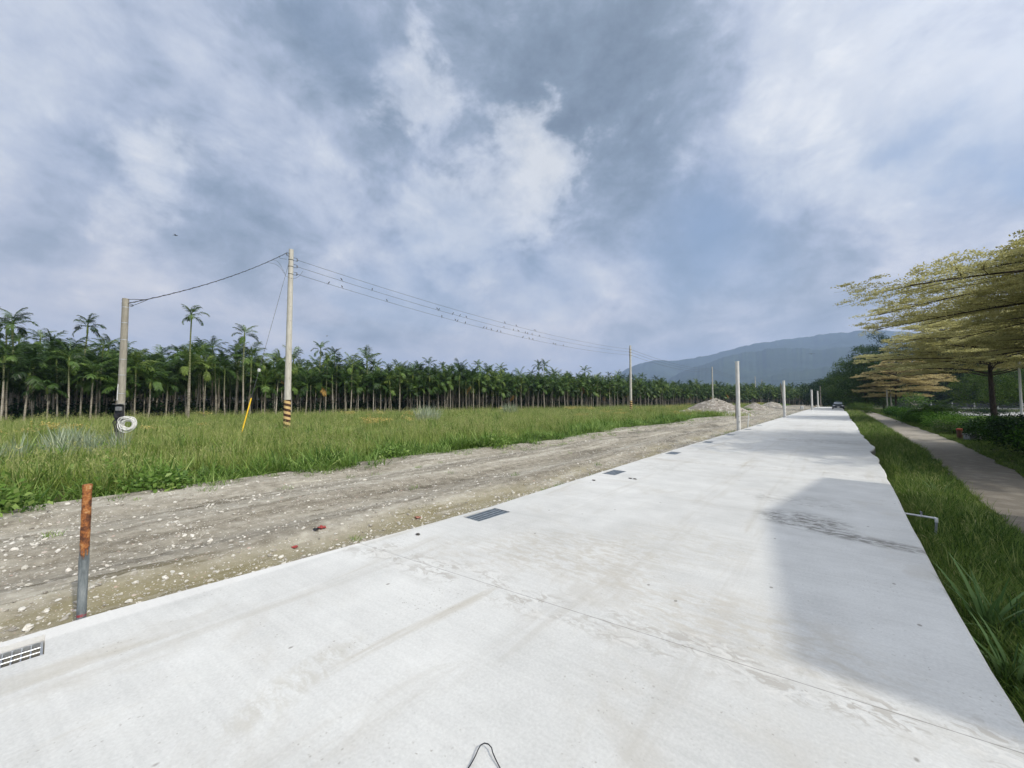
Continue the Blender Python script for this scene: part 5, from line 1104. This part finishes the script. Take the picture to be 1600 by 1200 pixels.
# the far wood that closes the view behind
wc = []
for s_ in np.arange(0, cum[-1], 3.2):
    p_, n_ = along(s_); b = p_+n_*(57+6*rng.random()); wc.append((b[0], b[1], -.3, rng.random()*6.28, .55+.3*rng.random(), int(s_) % 3))
for k in range(150):
    px = 1265+k*6.; dd_ = 165+25*rng.random(); b = WD(px, 626, dd_); wc.append((b[0], b[1], -.3, rng.random()*6.28, .8+.5*rng.random(), k % 3))
wc = np.array(wc); wm = []
for k in range(3):
    g = np.random.default_rng(1200+k); cl = [(2.6*math.cos(a*2.4), 2.6*math.sin(a*2.4), 1.2+.65*a, 2.2, 2.2, 1.5) for a in range(10)]; wm.append(srcobj('wood_source', leafcloud('wood_source', 1210+k, cl, 2600, .5, M_DARK, hollow=.3)))
scatter('far_wood', wc[:, :3], np.stack([0*wc[:, 3], 0*wc[:, 3], wc[:, 3]], 1), wc[:, 4], wc[:, 5].astype(int), wm, 'continuous far dark wood closing the view behind palms and paved area', 'wood')

# ------------------------------------------------------------------ hedge and shrubs
def shrub(name, seed, loc, rx_, ry_, h, n, leaf, m, label, group=None, cat='shrub'):
    e = empty(name, (loc[0], loc[1], -.34), 0, label, cat, group); g = np.random.default_rng(seed)
    cl = [(0, 0, h*.45, rx_*.8, ry_*.8, h*.5)]+[(rx_*.62*math.cos(a)*(.7+.5*g.random()), ry_*.62*math.sin(a)*(.7+.5*g.random()), h*(.35+.38*g.random()), rx_*(.34+.2*g.random()), ry_*(.34+.2*g.random()), h*(.24+.1*g.random())) for a in np.linspace(0, 6.28, 10)[:-1]]
    link('foliage', leafcloud('foliage', seed+1, cl, n, leaf, m, hollow=.45), None, e); st = MB()
    for k in range(5): a = g.random()*6.28; st.tube([(0, 0, -.05), (rx_*.2*math.cos(a), ry_*.2*math.sin(a), h*.35), (rx_*.5*math.cos(a), ry_*.5*math.sin(a), h*.75)], [.02, .014, .006], 5)
    st.build('stem', M_BARK, e); return e
hy = 31.; k = 0
while hy < 74:
    st_ = 2.0+rng.random()*.4; x_ = 5.35+.2*rng.normal()+.012*(hy-30)
    shrub('hedge_shrub', 1300+k*2, (x_, hy), .95, 1.25, .95+.18*rng.random()+(.15 if k % 4 == 0 else 0), 2600, .085+.0008*(hy-30), M_HEDGE, 'leafy green shrub in the clipped hedge along the right of the footpath', 'shrubs of the footpath hedge', 'hedge shrub'); hy += st_; k += 1
for k, (x_, y_, rx_, ry_, h, lab) in enumerate([(5.7, 28.4, 1.15, 1.2, 1.25, 'dark rounded bush beside the grey utility box, left end of the near dark hedge'), (5.6, 25.5, 1.3, 1.4, 1.36, 'broad dark bush below the slender dark trunk, second of the near hedge'), (5.5, 22.4, 1.35, 1.5, 1.42, 'dark bush in the middle of the near hedge'), (5.4, 19.4, 1.35, 1.5, 1.40, 'dark bush cut by the right edge of the view in the near hedge'), (5.4, 16.6, 1.3, 1.3, 1.3, 'shaded bush nearest the house at the end of the near hedge'), (8.4, 27.5, 1.5, 1.5, 1.35, 'dark bush in the second row behind the near hedge, beside the driveway view'), (8.8, 24., 1.4, 1.5, 1.3, 'dark bush in the second row behind the near hedge, farther from the driveway')]):
    shrub('hedge_shrub', 1400+k*2, (x_, y_), rx_, ry_, h, 5200, .085, M_HEDGE if k % 2 else M_DARK, lab, None, 'hedge shrub')
b = WD(1481, 684, 21.5); shrub('variegated_shrub', 1450, (b[0]+.4, b[1]+1.2), .95, .85, .85, 3600, .06, M_VARSH, 'round shrub with silver edged leaves beside the red topped marker')
b = WD(1463, 668, 33); e = shrub('feathery_shrub', 1460, (b[0], b[1]), 1.5, 1.4, 1.75, 3400, .11, M_BRIGHT, 'bright green feathery shrub standing taller than the hedge'); 
fv = MB(); g = np.random.default_rng(1466); VV = []; FF = []; RR = []
for k in range(16):
    v_, f_, r_ = frond(g, g.random()*6.28, R(80)-R(60)*g.random(), 1.5+.6*g.random(), R(55), np.array([.3*g.normal(), .3*g.normal(), .75]), .05, 14); o_ = len(VV); VV += v_; FF += [tuple(i+o_ for i in q) for q in f_]; RR += r_
link('fronds', npmesh('fronds', VV, FF, M_BRIGHT, RR), None, e)
b = WD(1424, 655, 44); crown_tree('frangipani_tree', 1470, (b[0]+.3, b[1], -.33), 2.7, 1.5, 1.5, 700, .17, M_BRIGHT, 'small open tree with a pale forked trunk and bright leaf tips above the hedge', None, .07, False, 12)
for o in [x_ for x_ in bpy.data.objects if x_.name.startswith('frangipani_tree')]:
    for c in o.children:
        if c.name.startswith('trunk'): c.data.materials[0] = M_PALEBARK
b = WD(1330, 641, 60); 
for k, (px, d, lab) in enumerate(((1327, 62, 'low scrubby bush at the verge, just right of the far car'), (1338, 57, 'untidy bush with pale dry leaves at the start of the footpath'))):
    b = WD(px, 645, d); shrub('roadside_bush', 1480+k*3, (b[0]+.8, b[1]), 1.3, 1.3, 1.7, 2600, .12, M_MID, lab)
# low flower bed beyond the driveway
for k, (px, d, lab) in enumerate(((1545, 52, 'low dark flower bed shrub left of the slender trunk'), (1578, 52, 'low dark flower bed shrub right of the slender trunk'))):
    b = WD(px, 645, d); shrub('bed_shrub', 1490+k*3, (b[0], b[1]+6), 2.2, 1.4, .75, 2200, .12, M_DARK, lab)

# ------------------------------------------------------------------ small roadside items on the right
b = W(1495, 685, -.3); e = empty('marker_post', (b[0]+.1, b[1], -.33), .3, 'short brown marker post with a red top beside the silver edged shrub', 'marker post')
M_BROWN = mat('brown_paint', lambda t: t.ramp(t.noise(t.obj(), 9., 4., .6), [(.3, (.07, .035, .025)), (.7, (.14, .075, .05))])); MB().tube([(0, 0, -.05), (0, 0, .46)], .10, 14).build('post', M_BROWN, e)
MB().tube([(0, 0, .44), (0, 0, .45), (0, 0, .51), (0, 0, .53)], [.105, .115, .115, .08], 14).build('red_top', mat('dull_red_paint', lambda t: t.ramp(t.noise(t.obj(), 12., 4., .6), [(.3, (.22, .03, .02)), (.7, (.36, .07, .05))])), e)
b = W(1507, 687, -.3); e = empty('utility_box', (b[0]+.3, b[1]+.2, -.33), .5, 'low grey concrete utility box on the grass right of the red topped marker', 'utility box'); MB().box((0, 0, .14), (.5, .36, .26), 0, .02).build('base', M_GREY, e, smooth=False); MB().box((0, 0, .29), (.56, .42, .05), 0, .012).build('lid', M_GREY, e, smooth=False)
b = WD(1597, 655, 28); e = put_pole('lamp_post', (b[0], b[1], -.33), WD(1597, 548, 28)[2]+.33, .075, .06, M_POLEW, 'white lamp post at the right edge of the picture', 'lamp post', None, (0, 0), 14)
hz_ = WD(1597, 548, 28)[2]+.33; MB().tube([(0, 0, hz_-.05), (.35, .1, hz_+.18), (.9, .25, hz_+.25)], .032, 8).build('arm', M_POLEW, e); MB().box((1.1, .3, hz_+.24), (.55, .2, .09), .27, .03).build('lamp_head', M_GREY, e, smooth=False)
MB().tube([(0, 0, 0), (0, 0, .25)], .11, 14).build('base_sleeve', M_POLEW, e)
# far fence
f0 = WD(1395, 638, 100); f1 = WD(1640, 640, 82); fl = np.linalg.norm((f1-f0)[:2]); fa = math.atan2(f1[1]-f0[1], f1[0]-f0[0]); e = empty('boundary_fence', (f0[0], f0[1], -.33), fa, 'long dark boundary fence with pale posts beyond the paved area', 'fence')
n = int(fl/3.4)
MB().box((fl/2, .06, .8), (fl, .05, 1.1)).build('panel', mat('fence_panel', lambda t: t.ramp(t.noise(t.obj(), 3., 4., .6), [(.3, (.05, .052, .055)), (.7, (.10, .10, .105))])), e, smooth=False)
MB().box((fl/2, .06, .12), (fl, .16, .26)).build('plinth', M_POLE, e, smooth=False)
pm = MB().box((0, 0, .78), (.22, .2, 1.56), 0, .02).mesh('post', M_POLEW)
for k in range(n+1): link('post', pm, None, e, (k*3.4, -.06, 0))

# ------------------------------------------------------------------ parked car
cc_ = (np.array(W(1301, 639.5))+np.array(W(1318, 639.5)))/2; ca_ = empty('parked_car', (cc_[0]+.05, cc_[1]+2.1, .0), 0, 'dark saloon car parked at the far end of the concrete road, front towards us', 'car')
M_CAR = mat('dark_car_paint', lambda t: (.028, .032, .040), .22, .35, .6); M_GLASS = mat('car_glass', lambda t: (.16, .19, .22), .08, .3, .8); M_TYRE = mat('tyre', lambda t: (.015, .015, .016), .8); M_LAMP = mat('headlamp_glass', lambda t: (.55, .56, .58), .15, .2, .6)
def hull(secs, wscale=1.):            # secs: (y, halfwidth, z0, z1, crown) -> lofted body section
    mb = MB(); n = 12
    for y_, hw, z0, z1, c in secs:
        for k in range(n):
            a = 2*math.pi*k/n+math.pi/n; sx = math.copysign(abs(math.cos(a))**.35, math.cos(a)); sz_ = math.copysign(abs(math.sin(a))**.45, math.sin(a)); mb.v.append((hw*sx*(1-.08*max(0, sz_)), y_, (z0+z1)/2+(z1-z0)/2*sz_))
    for i in range(len(secs)-1):
        for k in range(n): mb.f.append((i*n+k, i*n+(k+1) % n, (i+1)*n+(k+1) % n, (i+1)*n+k))
    mb.f.append(tuple(range(n))); mb.f.append(tuple(reversed(range((len(secs)-1)*n, len(secs)*n)))); return mb
body = hull([(-2.15, .70, .30, .58, 0), (-2.08, .80, .24, .70, 0), (-1.7, .86, .22, .82, 0), (-.85, .87, .2, .93, 0), (.3, .87, .2, .95, 0), (1.3, .87, .2, .97, 0), (1.95, .84, .24, .95, 0), (2.12, .76, .32, .82, 0)]); body.build('body', M_CAR, ca_)
cab_ = hull([(-.95, .76, .88, .93, 0), (-.25, .66, .9, 1.36, 0), (.15, .64, .9, 1.43, 0), (.85, .64, .9, 1.42, 0), (1.25, .67, .9, 1.28, 0), (1.75, .74, .88, .95, 0)]); cab_.build('roof', M_CAR, ca_)
MB().poly([(-.66, -.90, .955), (.66, -.90, .955), (.56, -.30, 1.345), (-.56, -.30, 1.345)]).build('windscreen', M_GLASS, ca_, (0, -.035, .02), False)
MB().poly([(.60, 1.28, 1.29), (-.60, 1.28, 1.29), (-.66, 1.68, 1.0), (.66, 1.68, 1.0)]).build('rear_window', M_GLASS, ca_, (0, .03, .02), False)
for sx in (-1, 1):
    MB().poly([(sx*.735, -.55, .98), (sx*.72, 1.35, .98), (sx*.655, 1.0, 1.34), (sx*.655, -.12, 1.34)]).build('side_window', M_GLASS, ca_, (sx*.02, 0, 0), False)
    MB().box((sx*.60, -2.07, .63), (.34, .10, .15), 0, .03).build('headlight', M_LAMP, ca_, smooth=False)
    mr = MB().box((sx*.95, -.62, 1.0), (.16, .10, .12), 0, .03).build('mirror', M_CAR, ca_, smooth=False)
    for wy in (-1.32, 1.32):
        wh = MB().tube([(sx*.70, wy, .31), (sx*.72, wy, .31), (sx*.86, wy, .31), (sx*.88, wy, .31)], [.28, .31, .31, .28], 20).build('wheel', M_TYRE, ca_); MB().tube([(sx*.865, wy, .31), (sx*.893, wy, .31)], [.19, .17], 14).build('rim', M_STEEL, wh)
MB().box((0, -2.13, .55), (.66, .06, .14), 0, .02).build('grille', M_BLACK, ca_, smooth=False); MB().box((0, -2.10, .33), (1.45, .10, .16), 0, .04).build('bumper', M_BLACK, ca_, smooth=False); MB().box((0, -2.165, .41), (.34, .02, .15)).build('number_plate', M_COIL, ca_, smooth=False)

# ------------------------------------------------------------------ the house whose shade lies across the slab
hs_ = empty('gabled_house', (8., 6.65, -.33), 0, 'plain two storey gabled house standing right of the road, outside the picture', 'house'); M_WALL = mat('plaster_wall', lambda t: t.ramp(t.noise(t.obj(), 1.5, 5., .6), [(.3, (.40, .39, .36)), (.7, (.50, .49, .46))]))
def eave(y_): return 0
ta_ = math.tan(SUN_EL); ze = (8+.26)*ta_+.33; zp = (8+.82)*ta_+.33
MB().prism([(0, -3.55, 0), (0, 3.6, 0), (0, 3.6, ze-.12), (0, 0, zp-.12), (0, -3.55, ze-.12)], (9, 0, 0)).build('wall', M_WALL, hs_, smooth=False)
MB().prism([(-.02, -3.68, ze-.10), (-.02, 0, zp-.09), (-.02, 3.73, ze-.10), (-.02, 3.73, ze), (-.02, 0, zp), (-.02, -3.68, ze)], (9.04, 0, 0)).build('roof', M_GREY, hs_, smooth=False)
for z in (1.0, 4.2):
    for y_ in (-1.9, 1.9):
        if z < 2 and y_ > 0: continue
        wn = MB().box((-.02, y_, z+.7), (.08, 1.3, 1.4)).build('window', M_POLEW, hs_, smooth=False); MB().box((-.05, y_, z+.7), (.04, 1.14, 1.24)).build('pane', M_GLASS, wn, smooth=False)
dr_ = MB().box((-.03, 1.9, 1.05), (.08, 1.0, 2.1)).build('door', M_BROWN, hs_, smooth=False); MB().box((-.09, 1.55, 1.0), (.06, .12, .03)).build('handle', M_STEEL, dr_, smooth=False)
